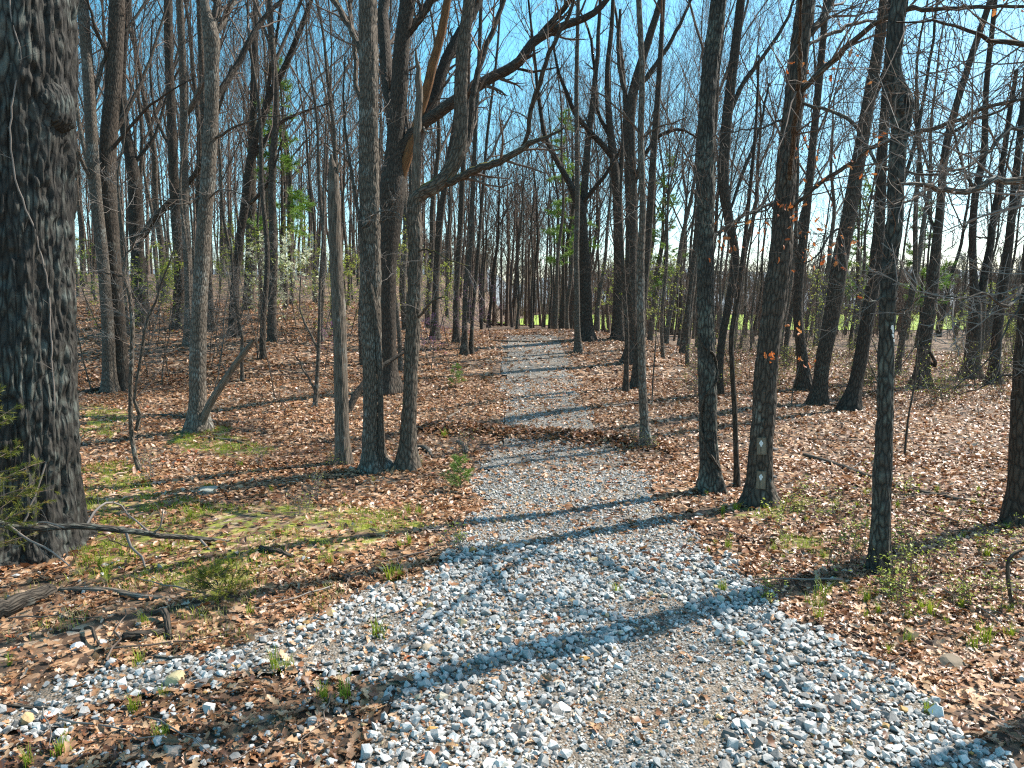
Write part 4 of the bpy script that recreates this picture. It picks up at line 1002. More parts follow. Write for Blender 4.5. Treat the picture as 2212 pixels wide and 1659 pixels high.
def place_kind(protos, spots, labels, cat, group, g, sc=(.8, 1.25)):
    for i, (x, y) in enumerate(spots):
        src = protos[i % len(protos)]
        if id(src) in used_proto: o = copy_tree(src)
        else: o = src; used_proto.add(id(src))
        o.location = (x, y, tz(x, y)); o.rotation_euler = (g.normal(0, .05), g.normal(0, .05), g.random()*6.28); s = sc[0]+(sc[1]-sc[0])*g.random(); o.scale = (s, s, s)
        tag(o, labels if isinstance(labels, str) else labels[i], cat, group)
        if isinstance(labels, str) and len(spots) > 12:
            w, d = where(x, y); LABELLED.setdefault('%s %s %s, foot %s' % ('small' if cat == 'sapling' else 'low', 'twiggy green sapling' if 'leaf' in src.name else 'twiggy bare sapling' if cat == 'sapling' else 'tangled brown shrub' if y > 14 else 'wispy green-budding shrub', 'far back' if y > 45 else 'mid way', w), []).append((d, y, o))
gU = np.random.default_rng(88)
def spots(n, box, g, keep_off=True):
    r = []
    while len(r) < n:
        px = box[0]+(box[2]-box[0])*g.random(); py = box[1]+(box[3]-box[1])*g.random(); x, y = ground_hit(px, py)
        if keep_off and on_trail(np.array([x]), np.array([y]), 0)[0]: continue
        r.append((x, y))
    return r
und = [under_proto('sapling', 400+i, h, .022, 1, kids=(9, 5, 3)) for i, h in enumerate((4.2, 5.5, 3.4, 6.0))]
place_kind(und, spots(30, (200, 700, 1000, 860), gU), 'one of the small twiggy bare saplings on the leafy left slope', 'sapling', 'twiggy saplings on the left slope', gU)
und2 = [under_proto('sapling', 410+i, h, .020, 1, kids=(9, 5, 3), twig='twig') for i, h in enumerate((4.5, 3.4, 5.6))]
place_kind(und2, spots(24, (1290, 760, 2212, 900), gU), 'one of the small twiggy bare saplings between trail and field', 'sapling', 'twiggy saplings before the field', gU)
gl = [under_proto('leafing_sapling', 420+i, h, .022, 1, 'green', 700, .085, kids=(9, 5, 3)) for i, h in enumerate((4.5, 6., 3.6))]
place_kind(gl, spots(26, (180, 668, 1010, 735), gU), 'one of the understory saplings in pale green new leaf on the slope', 'sapling', 'leafing saplings on the slope', gU)
gl2 = [under_proto('leafing_sapling', 430+i, h, .02, 2, 'green', 1000, .09, kids=(8, 5, 3)) for i, h in enumerate((3.2, 4.2))]
place_kind(gl2, spots(16, (1320, 715, 2212, 770), gU), 'one of the leafing green saplings along the field edge', 'sapling', 'leafing saplings along the field edge', gU)
dw = [under_proto('dogwood_tree', 440, 5.2, .035, 2, 'blossom', 1100, .13, kids=(10, 5, 4)), under_proto('dogwood_tree', 441, 4.6, .03, 1, 'blossom', 700, .13, kids=(9, 5, 3))]
place_kind(dw, [ground_hit(580, 690), ground_hit(640, 705)], ['dogwood with creamy white blossom, larger of the two on the slope', 'dogwood with sparse creamy blossom, smaller of the two on the slope'], 'tree', 'dogwoods in blossom', gU, (1.1, 1.2))
rb = [under_proto('redbud_sapling', 445+i, h, .02, 1, 'redbud', 500, .03, kids=(9, 5, 3)) for i, h in enumerate((3.6, 4.6))]
place_kind(rb, [ground_hit(x, y) for x, y in ((930,800),(985,775),(700,800),(1060,745))], ['redbud sapling with purple buds right of the mossy elbow trunk', 'redbud sapling with purple buds by the thin trail-edge pair', 'redbud sapling with purple buds left of the barkless snag', 'small redbud sapling at the upper left edge of the trail'], 'sapling', 'budding redbuds', gU, (.8, 1.1))
# low shrubs
sh = [under_proto('shrub', 450+i, h, .004, s, 'green', nl, .034, 'twig', (2, 2, 2), .7) for i, (h, s, nl) in enumerate(((.75, 3, 70), (.55, 4, 90), (.95, 2, 50), (.42, 4, 90)))]
place_kind(sh, spots(34, (1660, 1060, 2240, 1330), gU), 'one of the low wispy shrubs budding green around the blazed trunk', 'shrub', 'low shrubs on the right', gU)
sb = [under_proto('shrub', 460+i, h, .006, s, 'green', nl, .045, 'twig', (4, 3, 3), .8) for i, (h, s, nl) in enumerate(((1.5, 6, 160), (1.1, 8, 110), (1.9, 5, 90)))]
place_kind(sb, spots(70, (1500, 735, 2260, 880), gU), 'one of the tangled brushy shrubs in the thicket before the field', 'shrub', 'thicket shrubs before the field', gU)
sl = [under_proto('shrub', 470+i, h, .006, s, 'green', nl, .03, 'twig_pale', (5, 3, 3), .8) for i, (h, s, nl) in enumerate(((.9, 3, 60), (.6, 4, 90)))]
place_kind(sl, [ground_hit(x, y) for x, y in ((560,1010),(655,1110),(680,1080),(900,1010),(870,1000),(985,1190),(330,1040),(720,1010),(1000,980),(1410,970),(1380,975))], 'one of the spindly knee-high shoots by the left trunks and trail edge', 'shrub', 'spindly shoots by the trail', gU, (.7, 1.1))

def needles(g, centres, dirs, n_each, ln, w, droop=.2):
    """thin triangles fanned round twig points"""
    m = len(centres)*n_each; c = np.repeat(centres, n_each, 0); d = np.repeat(dirs, n_each, 0)
    v = d + g.normal(0, .55, (m, 3)); v[:, 2] -= droop*.3; v /= np.linalg.norm(v, axis=1, keepdims=True)
    c = c + d*(g.random((m, 1))-.5)*ln*1.2
    L = ln*(.6+.7*g.random((m, 1))); s = np.cross(v, g.normal(0, 1, (m, 3))); s /= np.linalg.norm(s, axis=1, keepdims=True)+1e-9
    V = np.stack([c-s*w, c+s*w, c+v*L], 1).reshape(-1, 3)
    return V, np.arange(3*m).reshape(-1, 3), np.repeat(g.random(len(centres)), n_each*3)
def conifer(name, label, cat, loc, H, r, whorls, reach, nm, mat, seed, z0=.15, ln=.12, w=.006, bark_m='brown', up=.0, group=None, bdir=None, step=.16):
    g = np.random.default_rng(seed); root = thing(name, label, cat, loc, group)
    z = np.linspace(-.3, H, 12); P = np.stack([.03*np.sin(z), .03*np.cos(z*.8), z], 1); S = Tubes(); S.add(P, r*np.clip(1-z/H, .05, 1), 10); link('trunk', S.mesh('trunk', M[bark_m]), root)
    T = Tubes(); C, D = [], []
    for j in range(whorls):
        hz = H*(z0+(1-z0)*(j+g.random())/whorls); a = g.random()*6.28 if bdir is None else bdir+g.normal(0, .9)
        L = reach*(1.1-hz/H)*(.6+.6*g.random())+.1; d = nrm(np.array([math.cos(a), math.sin(a), up+g.normal(0, .15)]))
        q = np.array([0, 0, hz]); pts = [q]
        for i in range(5): d = nrm(d+g.normal(0, .1, 3)); pts.append(pts[-1]+d*L/5)
        T.add(pts, np.linspace(max(.006, r*.2), .003, 6), 4); pts = np.array(pts)
        for s in np.arange(.25, 1.01, step/max(L, .3)):
            i = min(int(s*5), 4); p = pts[i]+(pts[i+1]-pts[i])*(s*5-i); k = 2 if s < .95 else 1
            for _ in range(k):
                sd = nrm(d+g.normal(0, .75, 3)*np.array([1, 1, .6])); l2 = L*.22*(1.3-s)+ln*.8
                T.add([p, p+sd*l2*.5, p+sd*l2], [.003, .0025, .0015], 3)
                for q2 in np.arange(.35, 1.01, .22): C.append(p+sd*l2*q2); D.append(sd)
    link('limbs', T.mesh('limbs', M['twig']), root)['kind'] = 'stuff'
    V, F, t = needles(g, np.array(C), np.array(D), nm, ln, w); link('foliage', make_mesh('foliage', V, [F], M[mat], tint=t, smooth=False), root)
    return root
xg, yg = ground_hit(-38, 1290)
conifer('cedar_tree', 'yellow-green young cedar overlapping the foot of the huge oak', 'tree', (xg, yg, tz(xg, yg)), 2.9, .035, 70, .95, 12, 'cedar', 500, z0=.24, ln=.055, w=.0022, up=.25, step=.09)
xg, yg = ground_hit(-120, 1260)
conifer('cedar_tree', 'second cedar at the left edge, mostly out of view', 'tree', (xg, yg, tz(xg, yg)), 2.6, .05, 36, .9, 9, 'cedar', 507, z0=.02, ln=.055, w=.0022, up=.25, step=.10)
for k, (px, py, h, lab) in enumerate(((984,838,.75,'tiny green cedar seedling on the leafy bank left of the trail'), (994,1060,.62,'tiny green cedar seedling at the near left trail edge'), (473,1302,.34,'low green juniper clump at the gravel edge'))):
    xg, yg = ground_hit(px, py)
    conifer('cedar_seedling', lab, 'seedling', (xg, yg, tz(xg, yg)-.02), h, .010, 22, .26 if k < 2 else .42, 9, 'pine' if k < 2 else 'cedar', 510+k, z0=.05, ln=.05, w=.0025, up=.5, step=.06)
for k, (px, py, H, lab) in enumerate(((1432,738,15,'green pine showing between trunks right of the trail, larger one'), (1216,712,15,'thin green pine above the trail crest'), (1850,742,13,'green pine behind the right-leaning trunks'), (1985,745,11,'small green pine by the field beyond the blazed trunk'), (620,668,13,'dim green pine far back on the left slope'))):
    xg, yg = ground_hit(px, py); yg = min(yg, 62); xg = (px-CX)/FD*yg
    conifer('pine_tree', lab, 'tree', (xg, yg, tz(xg, yg)), H, .14, 34, 2.6, 12, 'pine', 520+k, z0=.28, ln=.30, w=.018, up=.2, bark_m='dark', step=.30)

# dry leaves still hanging on the signed and leaning trunks
def clinging(tree, spots_px, g):
    P = []
    for x, y, n, s in spots_px:
        q = at_depth(x, y, tree.Y-1.0)
        P.append(q+g.normal(0, s, (n, 3))*np.array([1, .7, .8]))
    P = np.concatenate(P); n = len(P)
    v = stamp(OAK, P-tree.base, g.random(n)*6.28, .9+g.random(n)*1.2, g.random(n)*6.28, .065+.05*g.random(n), g.random(n), g)
    link('clinging_leaves', make_mesh('clinging_leaves', v[0], [v[1]], M['leaf_red'], tint=v[2]), tree.root)
clinging(tW, [(1740,160,8,.18),(1815,155,9,.16),(1735,320,7,.12),(1840,350,9,.2),(1800,520,22,.3),(1700,470,8,.2),(1745,785,7,.08),(1665,770,6,.12),(1715,460,6,.1),(1600,515,9,.25),(1570,520,8,.2),(1780,405,6,.3),(1910,290,6,.1),(2180,25,8,.15),(1770,540,12,.3),(1720,710,5,.1)], gU)

# ------------------------------------------------------------------ fallen wood
def lying(name, label, cat, pts, mat='dead', lift=0., twigs=(), group=None, n=18, sides=10, seed=0, k=None):
    """pts: (x, y, width) in frame px along the ground"""
    g = np.random.default_rng(seed+900); C = []
    for p in pts:
        x, y = ground_hit(p[0], p[1]); r = p[2]*y/FD/2; h = p[3] if len(p) > 3 else 0.
        C.append([x, y, tz(x, y)+r*.75+h, r])
    C = np.array(C); S = spline(C, n); S[:, :3] += g.normal(0, 1, (n, 3))*S[:, 3:4]*.08
    S = np.vstack([[*S[0, :3], .001], S, [*S[-1, :3], .001]]); S[0, :3] -= (S[2, :3]-S[1, :3])*.02; S[-1, :3] += (S[-2, :3]-S[-3, :3])*.02
    base = np.array([*C[0, :2], tz(C[0, 0], C[0, 1])]); T = Tubes(); T.add(S[:, :3], S[:, 3], sides)
    root = thing(name, label, cat, tuple(base), group) if twigs else None
    me = T.mesh(name, M[mat], base)
    if not twigs: return tag(link(name, me, None, tuple(base)), label, cat, group)
    link('limb', me, root)
    for tw in twigs:
        D = []
        for (x, y, w, Y, z) in tw: D.append([x, y, z, w])
        Q = []
        for x, y, z, w in D:
            gx, gy = ground_hit(x, y+z*60); Q.append([*at_depth(x, y, gy), w*gy/FD/2])
        T = Tubes(); Sp = spline(Q, 8); T.add(Sp[:, :3], Sp[:, 3], 6)
        for j in range(3): grow(T, g, Sp[3+j, :3], nrm(g.normal(0, 1, 3)+np.array([0, 0, .3])), .25, .004, 2, kids=(0, 0, 2), rmin=.002)
        link('side_twig', T.mesh('side_twig', M[mat], base), root)
    return root
def propped():
    g = np.random.default_rng(901)
    def path(pts): return np.array([[*at_depth(x, y, Y), w*Y/FD/2] for x, y, w, Y in pts])
    C = path([(-90,1128,16,8.35),(0,1133,16,8.4),(70,1140,15,8.45),(133,1137,15,8.55),(267,1145,14,8.8),(350,1158,12,9.05),(430,1163,10,9.3),(505,1170,7,9.6)])
    S = spline(C, 34); S[:, :3] += g.normal(0, .006, (34, 3)); base = np.array([C[1, 0], C[1, 1], tz(C[1, 0], C[1, 1])])
    root = thing('fallen_branch', 'long grey fallen branch propped across the foot of the huge oak', 'branch', tuple(base))
    T = Tubes(); T.add(S[:, :3], S[:, 3], 12); link('limb', T.mesh('limb', M['lichen'], base), root)
    for pts in ([(430,1163,6,9.3),(455,1190,5,9.2),(477,1213,5,9.1),(479,1240,4,9.0),(478,1264,3,8.9)], [(477,1213,4,9.1),(495,1206,3,9.05),(508,1202,2,9.0)], [(273,1150,7,8.8),(282,1180,6,8.75),(308,1205,5,8.7),(313,1225,4,8.6),(330,1250,3,8.5)],
                [(322,1150,5,8.95),(300,1130,4,9.0),(272,1108,3,9.1)], [(330,1152,5,9.),(345,1140,4,9.),(350,1118,3,9.),(352,1100,2,9.)], [(185,1139,6,8.65),(205,1105,6,8.8),(235,1085,5,9.0),(262,1092,4,9.1),(280,1120,3,9.1)], [(60,1140,6,8.45),(95,1128,5,8.3),(140,1140,4,8.2)], [(20,1136,6,8.4),(60,1165,5,8.2),(110,1190,4,8.0),(150,1222,3,7.9)]):
        Q = spline(path(pts), 9); T = Tubes(); T.add(Q[:, :3], Q[:, 3], 6)
        for j in range(3): grow(T, g, Q[3+j, :3], nrm(g.normal(0, 1, 3)), .22, .004, 2, kids=(0, 0, 2), rmin=.002)
        link('side_twig', T.mesh('side_twig', M['twig_pale'], base), root)
propped()
lying('fallen_log', 'dark rotting log end lying past the long fallen branch', 'log', [(562,1190,13),(600,1198,14),(632,1208,11)], 'dark', seed=2)
lying('fallen_log', 'short thick split log at the left edge in the grass', 'log', [(-40,1345,40),(30,1322,40),(80,1302,36),(112,1287,30)], 'brown', seed=3, sides=14)
lying('fallen_branch', 'weathered grey branch lying along the grass near the split log', 'branch', [(130,1280,12),(180,1280,15),(240,1284,16),(300,1294,15),(345,1298,13),(372,1302,8)], 'dead', seed=4)
lying('fallen_branch', 'short stubby dead branch beside the stones at the gravel edge', 'branch', [(268,1384,20),(300,1380,22),(335,1376,20),(352,1372,14)], 'dark', seed=5)
lying('fallen_branch', 'hooked black piece of wood standing next to the stubby branch', 'branch', [(330,1335,15,.02),(352,1340,16,.06),(362,1360,14,.03),(368,1382,10)], 'dark', seed=6)
lying('stick', 'small dark stick lying among pale stones on the left', 'stick', [(333,1424,10),(370,1428,11),(415,1430,9)], 'brown', seed=7)
lying('stick', 'long thin stick stretched over leaves at the lower left', 'stick', [(-40,1525,6),(120,1534,6),(260,1537,6),(380,1528,5),(500,1521,4)], 'brown', seed=8)
lying('stick', 'curved thin stick crossing leaves along the bottom edge', 'stick', [(190,1640,4),(290,1625,4),(330,1605,4)], 'dead', seed=9)
lying('fallen_branch', 'crooked black twig poking up near the gravel strip', 'branch', [(185,1365,8,.02),(200,1380,8,.08),(208,1395,8,.05),(222,1408,6)], 'dark', seed=10)
lying('fallen_log', 'long fallen log lying behind the blazed trunk on the right', 'log', [(1736,985,9),(1800,1005,11),(1887,1037,11),(1960,1060,10),(2080,1084,9),(2180,1104,8)], 'dead', seed=11, n=30)
lying('fallen_branch', 'thin pale branch on leaves above the fallen log', 'branch', [(1440,822,5),(1500,823,5),(1560,828,3)], 'dead', seed=12)
lying('fallen_branch', 'bleached branch lying beyond the forked trunk on the left', 'branch', [(305,897,5),(350,899,6),(405,903,5)], 'dead', seed=13)
lying('fallen_branch', 'pale branch in the green patch by the forked trunk', 'branch', [(430,945,5),(470,950,6),(510,955,6),(540,965,4)], 'dead', seed=14)
lying('fallen_branch', 'dead stick on the leafy bank left of the trail', 'branch', [(966,905,6),(985,895,6),(1000,885,5)], 'dead', seed=15)
lying('fallen_log', 'bleached chunk of wood at the trail edge by the leaf drift', 'log', [(988,955,7),(1000,963,9),(1008,975,9),(1008,982,8)], 'dead', seed=16)
lying('fallen_branch', 'gnarled root-like wood at the foot of the trailside clump', 'branch', [(900,968,9),(915,970,10),(928,980,9),(935,990,5)], 'dead', seed=17)
lying('fallen_log', 'slim log lying across the trail near its crest', 'log', [(1065,737,4),(1120,739,4),(1200,738,4),(1260,735,3)], 'dead', seed=18)
lying('fallen_branch', 'dark fallen limb behind the pair of trunks on the left', 'branch', [(155,865,9),(190,850,9),(225,840,8)], 'dark', seed=19)
lying('fallen_branch', 'pale fallen limb beside the foot of the huge oak', 'branch', [(155,865,6),(170,858,7),(180,850,6)], 'twig_pale', seed=20)
lying('stick', 'thin stick on the gravel under the longest shadow', 'stick', [(1345,1241,3),(1400,1246,3),(1450,1250,3)], 'brown', seed=21)
lying('stick', 'dark stick end lying on the gravel in the foreground', 'stick', [(765,1340,6),(790,1346,6),(815,1350,5)], 'dark', seed=22)
# leaning pieces
def leaning(label, foot, pts, mat, name='broken_branch', cat='branch', Y=None):
    x, y = ground_hit(*foot); C = []
    for i, (px, py, w) in enumerate(pts): p = at_depth(px, py, y+(Y or 0)*i/(len(pts)-1)); C.append([*p, w*y/FD/2])
    S = spline(C, 16); T = Tubes(); T.add(S[:, :3], S[:, 3], 10); base = np.array([C[0][0], C[0][1], tz(C[0][0], C[0][1])])
    tag(link(name, T.mesh(name, M[mat], base), None, tuple(base)), label, cat)
leaning('broken brown log leaning up from the foot of the forked trunk', (437,932), [(436,935,20),(440,905,17),(455,870,16),(480,830,15),(510,785,13),(535,752,12),(548,735,6)], 'dead', 'broken_log', 'log', -.4)
leaning('brown fallen limb slanting between the snag and the clump trunks', (752,893), [(750,895,14),(765,860,16),(784,832,15),(820,795,12),(850,775,9),(880,757,6)], 'brown', Y=1.0)
# small loose sticks
stk = []
for i in range(5):
    g = np.random.default_rng(600+i); P = np.stack([np.linspace(-.5, .5, 7), g.normal(0, .03, 7), .012+np.abs(g.normal(0, .012, 7))], 1); T = Tubes(); T.add(P, np.linspace(.010, .004, 7), 5)
    grow(T, g, P[3], nrm(np.array([.7, g.normal(0, .5), .12])), .3, .004, 2, up=0, kids=(0, 0, 2), rmin=.0025); stk.append(T.mesh('stick', M['twig_pale' if i % 2 else 'twig']))
for i, (x, y) in enumerate(spots(46, (20, 860, 2190, 1640), gU)):
    o = link('stick', stk[i % 5], None, (x, y, tz(x, y)+.035)); o.rotation_euler = (0, 0, gU.random()*6.28); s = .5+.9*gU.random(); o.scale = (s, s, s)
    tag(o, 'one of the small thin sticks littering the leafy ground', 'stick', 'small sticks on the leaf litter')

label_all()

# ------------------------------------------------------------------ stones
def stone_shape(seed, flat=.62):
    g = np.random.default_rng(seed); bm = bmesh.new()
    for _ in range(13):
        v = nrm(g.normal(0, 1, 3))*(.8+.25*g.random()); bm.verts.new((v[0], v[1]*.82, v[2]*flat))
    r = bmesh.ops.convex_hull(bm, input=bm.verts[:])
    bmesh.ops.delete(bm, geom=list({v for v in r['geom_interior'] if isinstance(v, bmesh.types.BMVert)}), context='VERTS')
    bm.verts.index_update(); bmesh.ops.triangulate(bm, faces=bm.faces[:]); bm.verts.ensure_lookup_table(); bm.verts.index_update()
    V = np.array([v.co for v in bm.verts])*.5; F = np.array([[v.index for v in f.verts] for f in bm.faces]); bm.free()
    return V, F
SHAPES = [stone_shape(700+i, .5+.35*((i*7) % 10)/10) for i in range(24)]
gS = np.random.default_rng(99)
LX, LY, LS = [], [], []
def stones(n, y0, y1, size, sig, keep=1.0, fine_only=None):
    x, y = scatter(n, y0, y1, gS)
    k = on_trail(x, y, .22)
    fz = inside(Z_FINE, x, y, .25, 3)
    edge = gS.random(n) < np.where(inside(Z_HOLE, x, y, .2, 5) & inside(Z_TRAIL, x, y, .2), .16, .012*(y < 9))
    if fine_only is True: k &= fz
    if fine_only is False: k &= ~fz | (gS.random(n) < .10)
    # bare worn strips between the wheel lines further up
    thin = inside(Z_TRAIL, x, y) & (x < -.9) & (y < 10); k &= gS.random(n) < np.where(thin, .55+.45*vnoise(x/.4, y/.4, s=44), 1)
    k &= gS.random(n) < keep
    k = k | (edge & (y < 11))
    x, y = x[k], y[k]; s = size*np.exp(gS.normal(0, sig, len(x)))
    LX.append(x); LY.append(y); LS.append(np.minimum(s, .15))
stones(27000, 3.6, 9.5, .064, .36, fine_only=False)
stones(24000, 3.6, 10.5, .034, .32, keep=.8)
stones(26000, 3.6, 9.5, .021, .3, fine_only=True)
stones(26000, 9.5, 14, .042, .33)
stones(60000, 12, 25, .040, .3)
stones(26000, 25, 41, .055, .3)
x, y, s = np.concatenate(LX), np.concatenate(LY), np.concatenate(LS)
n = len(x); z = terrain(x, y) + .010 + s*.12 + .012*gS.random(n)
tint = np.clip(gS.beta(2.2, 2.0, n), 0, .955); orange = gS.random(n) < .022; tint[orange] = .96+.04*gS.random(orange.sum())
rot = (gS.random(n)*6.28, gS.normal(0, .5, n), gS.random(n)*6.28)
score = s/np.maximum(y, 1)*(np.abs(x) < .70*y)
big = np.argsort(-score)[:300]; rest = np.ones(n, bool); rest[big] = False
V, F, t = stamp(SHAPES, np.stack([x, y, z], 1)[rest], rot[0][rest], rot[1][rest], rot[2][rest], s[rest], tint[rest], gS)
o = link('gravel', make_mesh('gravel', V, [F], M['stone'], tint=t, smooth=False), trail); o['kind'] = 'stuff'
STM = [make_mesh('stone', V_, [F_], M['stone_obj'], smooth=False) for V_, F_ in SHAPES]
for i in big:
    o = link('stone', STM[i % 24], trail, (x[i], y[i], z[i])); o.rotation_euler = (rot[1][i], rot[1][i]*.5, rot[0][i]); o.scale = (s[i],)*3

# larger rocks that stand out
def rock(label, px, py, wpx, colr, flat=.6, seed=0, asp=(1, .8)):
    gx, gy = ground_hit(px, py); r = wpx*gy/FD/2
    bm = bmesh.new(); bmesh.ops.create_icosphere(bm, subdivisions=3, radius=1)
    V = np.array([v.co for v in bm.verts]); F = np.array([[v.index for v in f.verts] for f in bm.faces]); bm.free()
    g = np.random.default_rng(seed+50); 
    for _ in range(9):
        d = nrm(g.normal(0, 1, 3)); c = .55+.25*g.random(); h = V@d; V = V - np.maximum(h-c, 0)[:, None]*d[None]*.92
    V *= (1+.05*vnoise(V[:, 0]*4, V[:, 1]*4, V[:, 2]*4, s=seed))[:, None]
    V = V*np.array([asp[0], asp[1], flat])*r*1.15
    m = plain('rock_'+str(seed), colr, .85, .5)
    o = link('rock', make_mesh('rock', V, [F], m, smooth=False), None, (gx, gy, tz(gx, gy)+r*flat*.35)); o.rotation_euler = (0, 0, g.random()*6)
    tag(o, label, 'rock')
rock('tan yellowish rock among the pale stones at lower left', 383, 1475, 52, (.50, .40, .22), .6, 1)
rock('pinkish rough rock near the bottom edge on the left', 373, 1632, 62, (.42, .31, .24), .5, 2)
rock('grey angular rock on the gravel strip left of the tan rock', 240, 1440, 30, (.34, .33, .32), .9, 3)
rock('pale pointed rock alone on the grass above the gravel strip', 167, 1404, 26, (.52, .54, .57), .9, 4)
rock('flat mossy grey stone in the grass below the bare slope', 453, 1062, 52, (.26, .26, .22), .35, 5)
rock('brown weathered stone at the gravel edge in the foreground', 925, 1408, 38, (.30, .24, .17), .6, 6)
rock('brown rounded stone half buried in leaves at lower right', 2056, 1440, 56, (.22, .17, .12), .6, 7)
rock('flat reddish stone sitting on the gravel at right', 1598, 1510, 24, (.45, .27, .17), .4, 8)
rock('brown stone sitting on grey gravel at lower right', 1782, 1532, 34, (.22, .15, .10), .5, 9)
rock('small white stone at the very lower left corner', 115, 1645, 16, (.62, .62, .60), .8, 10)
rock('white stone amid leaves at the bottom left of the gravel', 560, 1556, 20, (.62, .63, .64), .6, 11)
rock('flat dark stone beside the tan rock', 435, 1478, 36, (.20, .17, .15), .6, 12)

# ------------------------------------------------------------------ leaf litter
gF = np.random.default_rng(123)
XS, YS, SS, KS = [], [], [], []
def leaves(n, y0, y1, size, kind, p_trail):
    x, y = scatter(n, y0, y1, gF)
    tr = on_trail(x, y, .25); gr = np.zeros(len(x), bool); q = y < 40; gr[q] = on_grass(x[q], y[q])
    clump = vnoise(x/.9, y/.9, s=71)*.5+vnoise(x/.3, y/.3, s=72)*.5
    p = np.where(tr, p_trail*(1+1.2*clump), np.where(gr, .35+.5*clump, np.clip(.85+.7*clump, .25, 1)))
    hole = inside(Z_HOLE, x, y) & (y < 8); p = np.where(hole, .75, p); sp = inside(Z_SPARSE, x, y, .3, 7); p = np.where(sp, p*(.45+.5*clump), p); p = np.where(tr & (x < -.9) & (y < 10), .13, p)
    # leaves heaped against the low berm
    tt = y-17.0+.35*(x-.8); drift = np.exp(-((tt+.1)/.55)**2)*((x > -2.6) & (x < 3.6)); p = np.maximum(p, drift*1.1)
    k = gF.random(n) < p; x, y, drift = x[k], y[k], drift[k]; m = len(x)
    z = terrain(x, y)+.012+.035*gF.random(m)*(1+2.2*drift)
    s = np.clip(size*np.exp(gF.normal(0, .25, m)), .03, max(.16, size*1.3))
    return x, y, z, s
def tints(x, y, m):
    t = np.clip(gF.beta(2.0, 2.2, m)+.20*vnoise(x/2.2, y/2.2, s=81), 0, 1); pale = gF.random(m) < .4*sstep(0, 4, x)  # pale share grows to the right: sky sheen and backlight put into leaf colour
    u = np.where(gF.random(m) < .42, .80+.15*gF.random(m), .02+.3*gF.random(m))
    return np.where(pale, u, t)
def build_leaves(n, y0, y1, size, shapes, p_trail, tilt, name):
    x, y, z, s = leaves(n, y0, y1, size, None, p_trail); m = len(x)
    return np.stack([x, y, z], 1), gF.random(m)*6.28, np.abs(gF.normal(0, tilt, m)), gF.random(m)*6.28, s, tints(x, y, m)
def drift_leaves(n):
    x = -2.4+6.0*gF.random(n); y = 17.05-.35*(x-.8)+gF.normal(-.1, .26, n); z = terrain(x, y)+.015+.05*gF.random(n)
    return np.stack([x, y, z], 1), gF.random(n)*6.28, np.abs(gF.normal(.2, .6, n)), gF.random(n)*6.28, .13*np.exp(gF.normal(0, .2, n)), np.clip(gF.beta(1.6, 3., n), 0, 1)  # tints run darker: shade on the berm's near side put into the leaf colour
a = build_leaves(26000, 3.4, 9.0, .088, OAK, .04, .5, 'near')
score = a[4]/a[0][:, 1]*(np.abs(a[0][:, 0]) < .70*a[0][:, 1]); big = np.argsort(-score)[:300]; rest = np.ones(len(score), bool); rest[big] = False
LFM = [make_mesh('leaf', V_, [F_], M['leaf_obj']) for V_, F_ in OAK]
for i in big:
    o = link('leaf', LFM[i % len(LFM)], floor, tuple(a[0][i]+np.array([0, 0, .01]))); o.rotation_euler = (a[2][i]*math.cos(a[3][i]), a[2][i]*math.sin(a[3][i]), a[1][i]); o.scale = (a[4][i],)*3
parts = [stamp(OAK, a[0][rest], a[1][rest], a[2][rest], a[3][rest], a[4][rest], a[5][rest], gF)]
for args in ((36000, 8.5, 15, .095, OVAL, .20, .5, 'a'), (64000, 14, 26, .11, FLAKE, .42, .55, 'b'), (60000, 25, 46, .16, FLAKE, .30, .55, 'c'), (36000, 3.4, 12, .032, FLAKE, .45, .6, 'd')):
    a = build_leaves(*args); parts.append(stamp(args[4], *a, gF))
parts.append(stamp(OVAL, *drift_leaves(1200), gF))
off = 0; Vs, Fs, Ts = [], [], []
for V, F, t in parts: Vs.append(V); Fs.append(F+off); Ts.append(t); off += len(V)
o = link('leaf_litter', make_mesh('leaf_litter', np.concatenate(Vs), [np.concatenate(Fs)], M['leaf'], tint=np.concatenate(Ts)), floor); o['kind'] = 'stuff'

# ------------------------------------------------------------------ grass
def blades(cx, cy, n_each, h, spread, g):
    m = len(cx)*n_each; x = np.repeat(cx, n_each)+g.normal(0, spread, m); y = np.repeat(cy, n_each)+g.normal(0, spread, m); z = terrain(x, y)
    return blade_geo(x, y, z, h, g)
def blade_geo(x, y, z, h, g):
    m = len(x); H = h*(.5+.8*g.random(m)); a = g.random(m)*6.28; lean = H*(.25+.6*g.random(m)); w = .0022+.0016*g.random(m)
    dx, dy = np.cos(a), np.sin(a); sx, sy = -dy, dx
    A = np.stack([x-sx*w, y-sy*w, z-.01], 1); B = np.stack([x+sx*w, y+sy*w, z-.01], 1)
    C = np.stack([x+dx*lean*.35+sx*w*.8, y+dy*lean*.35+sy*w*.8, z+H*.62], 1); D = np.stack([x+dx*lean*.35-sx*w*.8, y+dy*lean*.35-sy*w*.8, z+H*.62], 1)
    E = np.stack([x+dx*lean, y+dy*lean, z+H*.95], 1)
    V = np.stack([A, B, C, D, E], 1).reshape(-1, 3); i = np.arange(m)[:, None]*5
    return V, [np.concatenate([i, i+1, i+2, i+3], 1), np.concatenate([i+3, i+2, i+4], 1)], np.repeat(g.random(m), 5)
gG = np.random.default_rng(321)
x, y = scatter(330000, 5, 22, gG); k = on_grass(x, y) | (inside(Z_SPARSE, x, y, .3) & (vnoise(x/.5, y/.5, s=66) > .15)); x, y = x[k], y[k]
k = gG.random(len(x)) < np.clip(.42+1.5*vnoise(x/.45, y/.45, s=61), 0, 1); x, y = x[k], y[k]
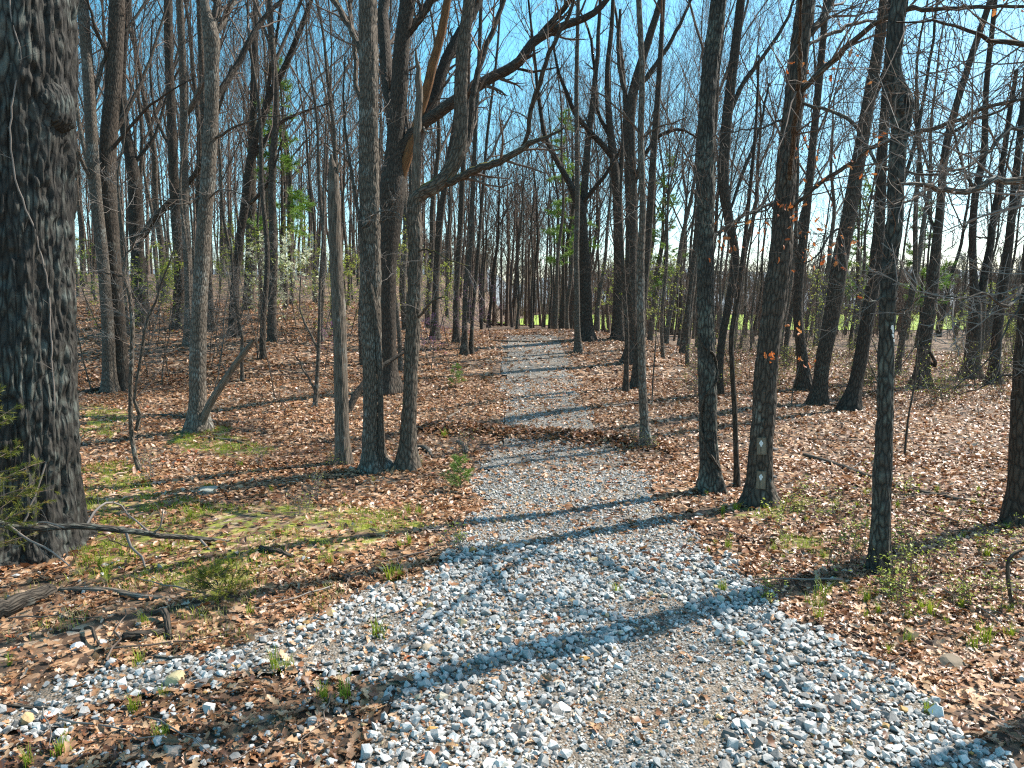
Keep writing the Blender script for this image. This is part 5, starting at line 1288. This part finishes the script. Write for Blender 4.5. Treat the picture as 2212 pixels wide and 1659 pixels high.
V, F, t = blade_geo(x, y, terrain(x, y), .085, gG); dry = np.repeat(inside(Z_SPARSE, x, y, .3) & (gG.random(len(x)) < .6), 5); t = np.where(dry, .97+.03*t, t*.92)
tag(link('grass', make_mesh('grass', V, F, M['grass'], tint=t, smooth=False)), 'sparse yellow-green grass and moss on the sunlit bank', None, None, 'stuff')
TUFT = []
for i in range(5):
    g = np.random.default_rng(640+i); m = 34; r = np.abs(g.normal(0, .03, m)); q = g.random(m)*6.28
    V, F, t = blade_geo(r*np.cos(q), r*np.sin(q), np.zeros(m), .15, g); TUFT.append(make_mesh('grass_tuft', V, F, M['grass'], tint=np.clip(t*.7, 0, 1), smooth=False))
tufts = [(310,1352),(300,1440),(20,1440),(353,1510),(593,1450),(620,1445),(840,1255),(850,1245),(817,1380),(744,1515),(350,1600),(994,1172),(290,1540),(700,1515),(540,1330),(1780,1290),(2010,1330),(2130,1390),(2005,1545),(1560,1280),(1990,1320),(1330,1282),(885,1178),(880,1110),(905,1115),(1650,1100),(1590,1105),(1560,1110),(1690,1100),(60,1660),(130,1640),(960,945),(230,1240)]
for i, (px, py) in enumerate(tufts):
    xx, yy = ground_hit(px, py); o = link('grass_tuft', TUFT[i % 5], None, (xx, yy, tz(xx, yy))); s = .7+.7*gG.random(); o.scale = (s, s, s); o.rotation_euler = (0, 0, gG.random()*6)
    tag(o, 'one of the small green grass tufts sprouting through leaves and gravel', 'grass tuft', 'grass tufts through leaves and gravel')
for i, (xx, yy) in enumerate(spots(70, (1500, 1060, 2200, 1420), gG)+spots(30, (180, 1000, 980, 1280), gG)):
    o = link('grass_tuft', TUFT[i % 5], None, (xx, yy, tz(xx, yy))); s = .4+.6*gG.random(); o.scale = (s, s, s); o.rotation_euler = (0, 0, gG.random()*6)
    tag(o, 'one of the small green grass tufts sprouting through leaves and gravel', 'grass tuft', 'grass tufts through leaves and gravel')
for p in PROTO + und + und2 + gl + gl2 + dw + rb + sh + sb + sl:      # kinds never placed
    if id(p) not in used_proto:
        for c in list(p.children): bpy.data.objects.remove(c)
        bpy.data.objects.remove(p)
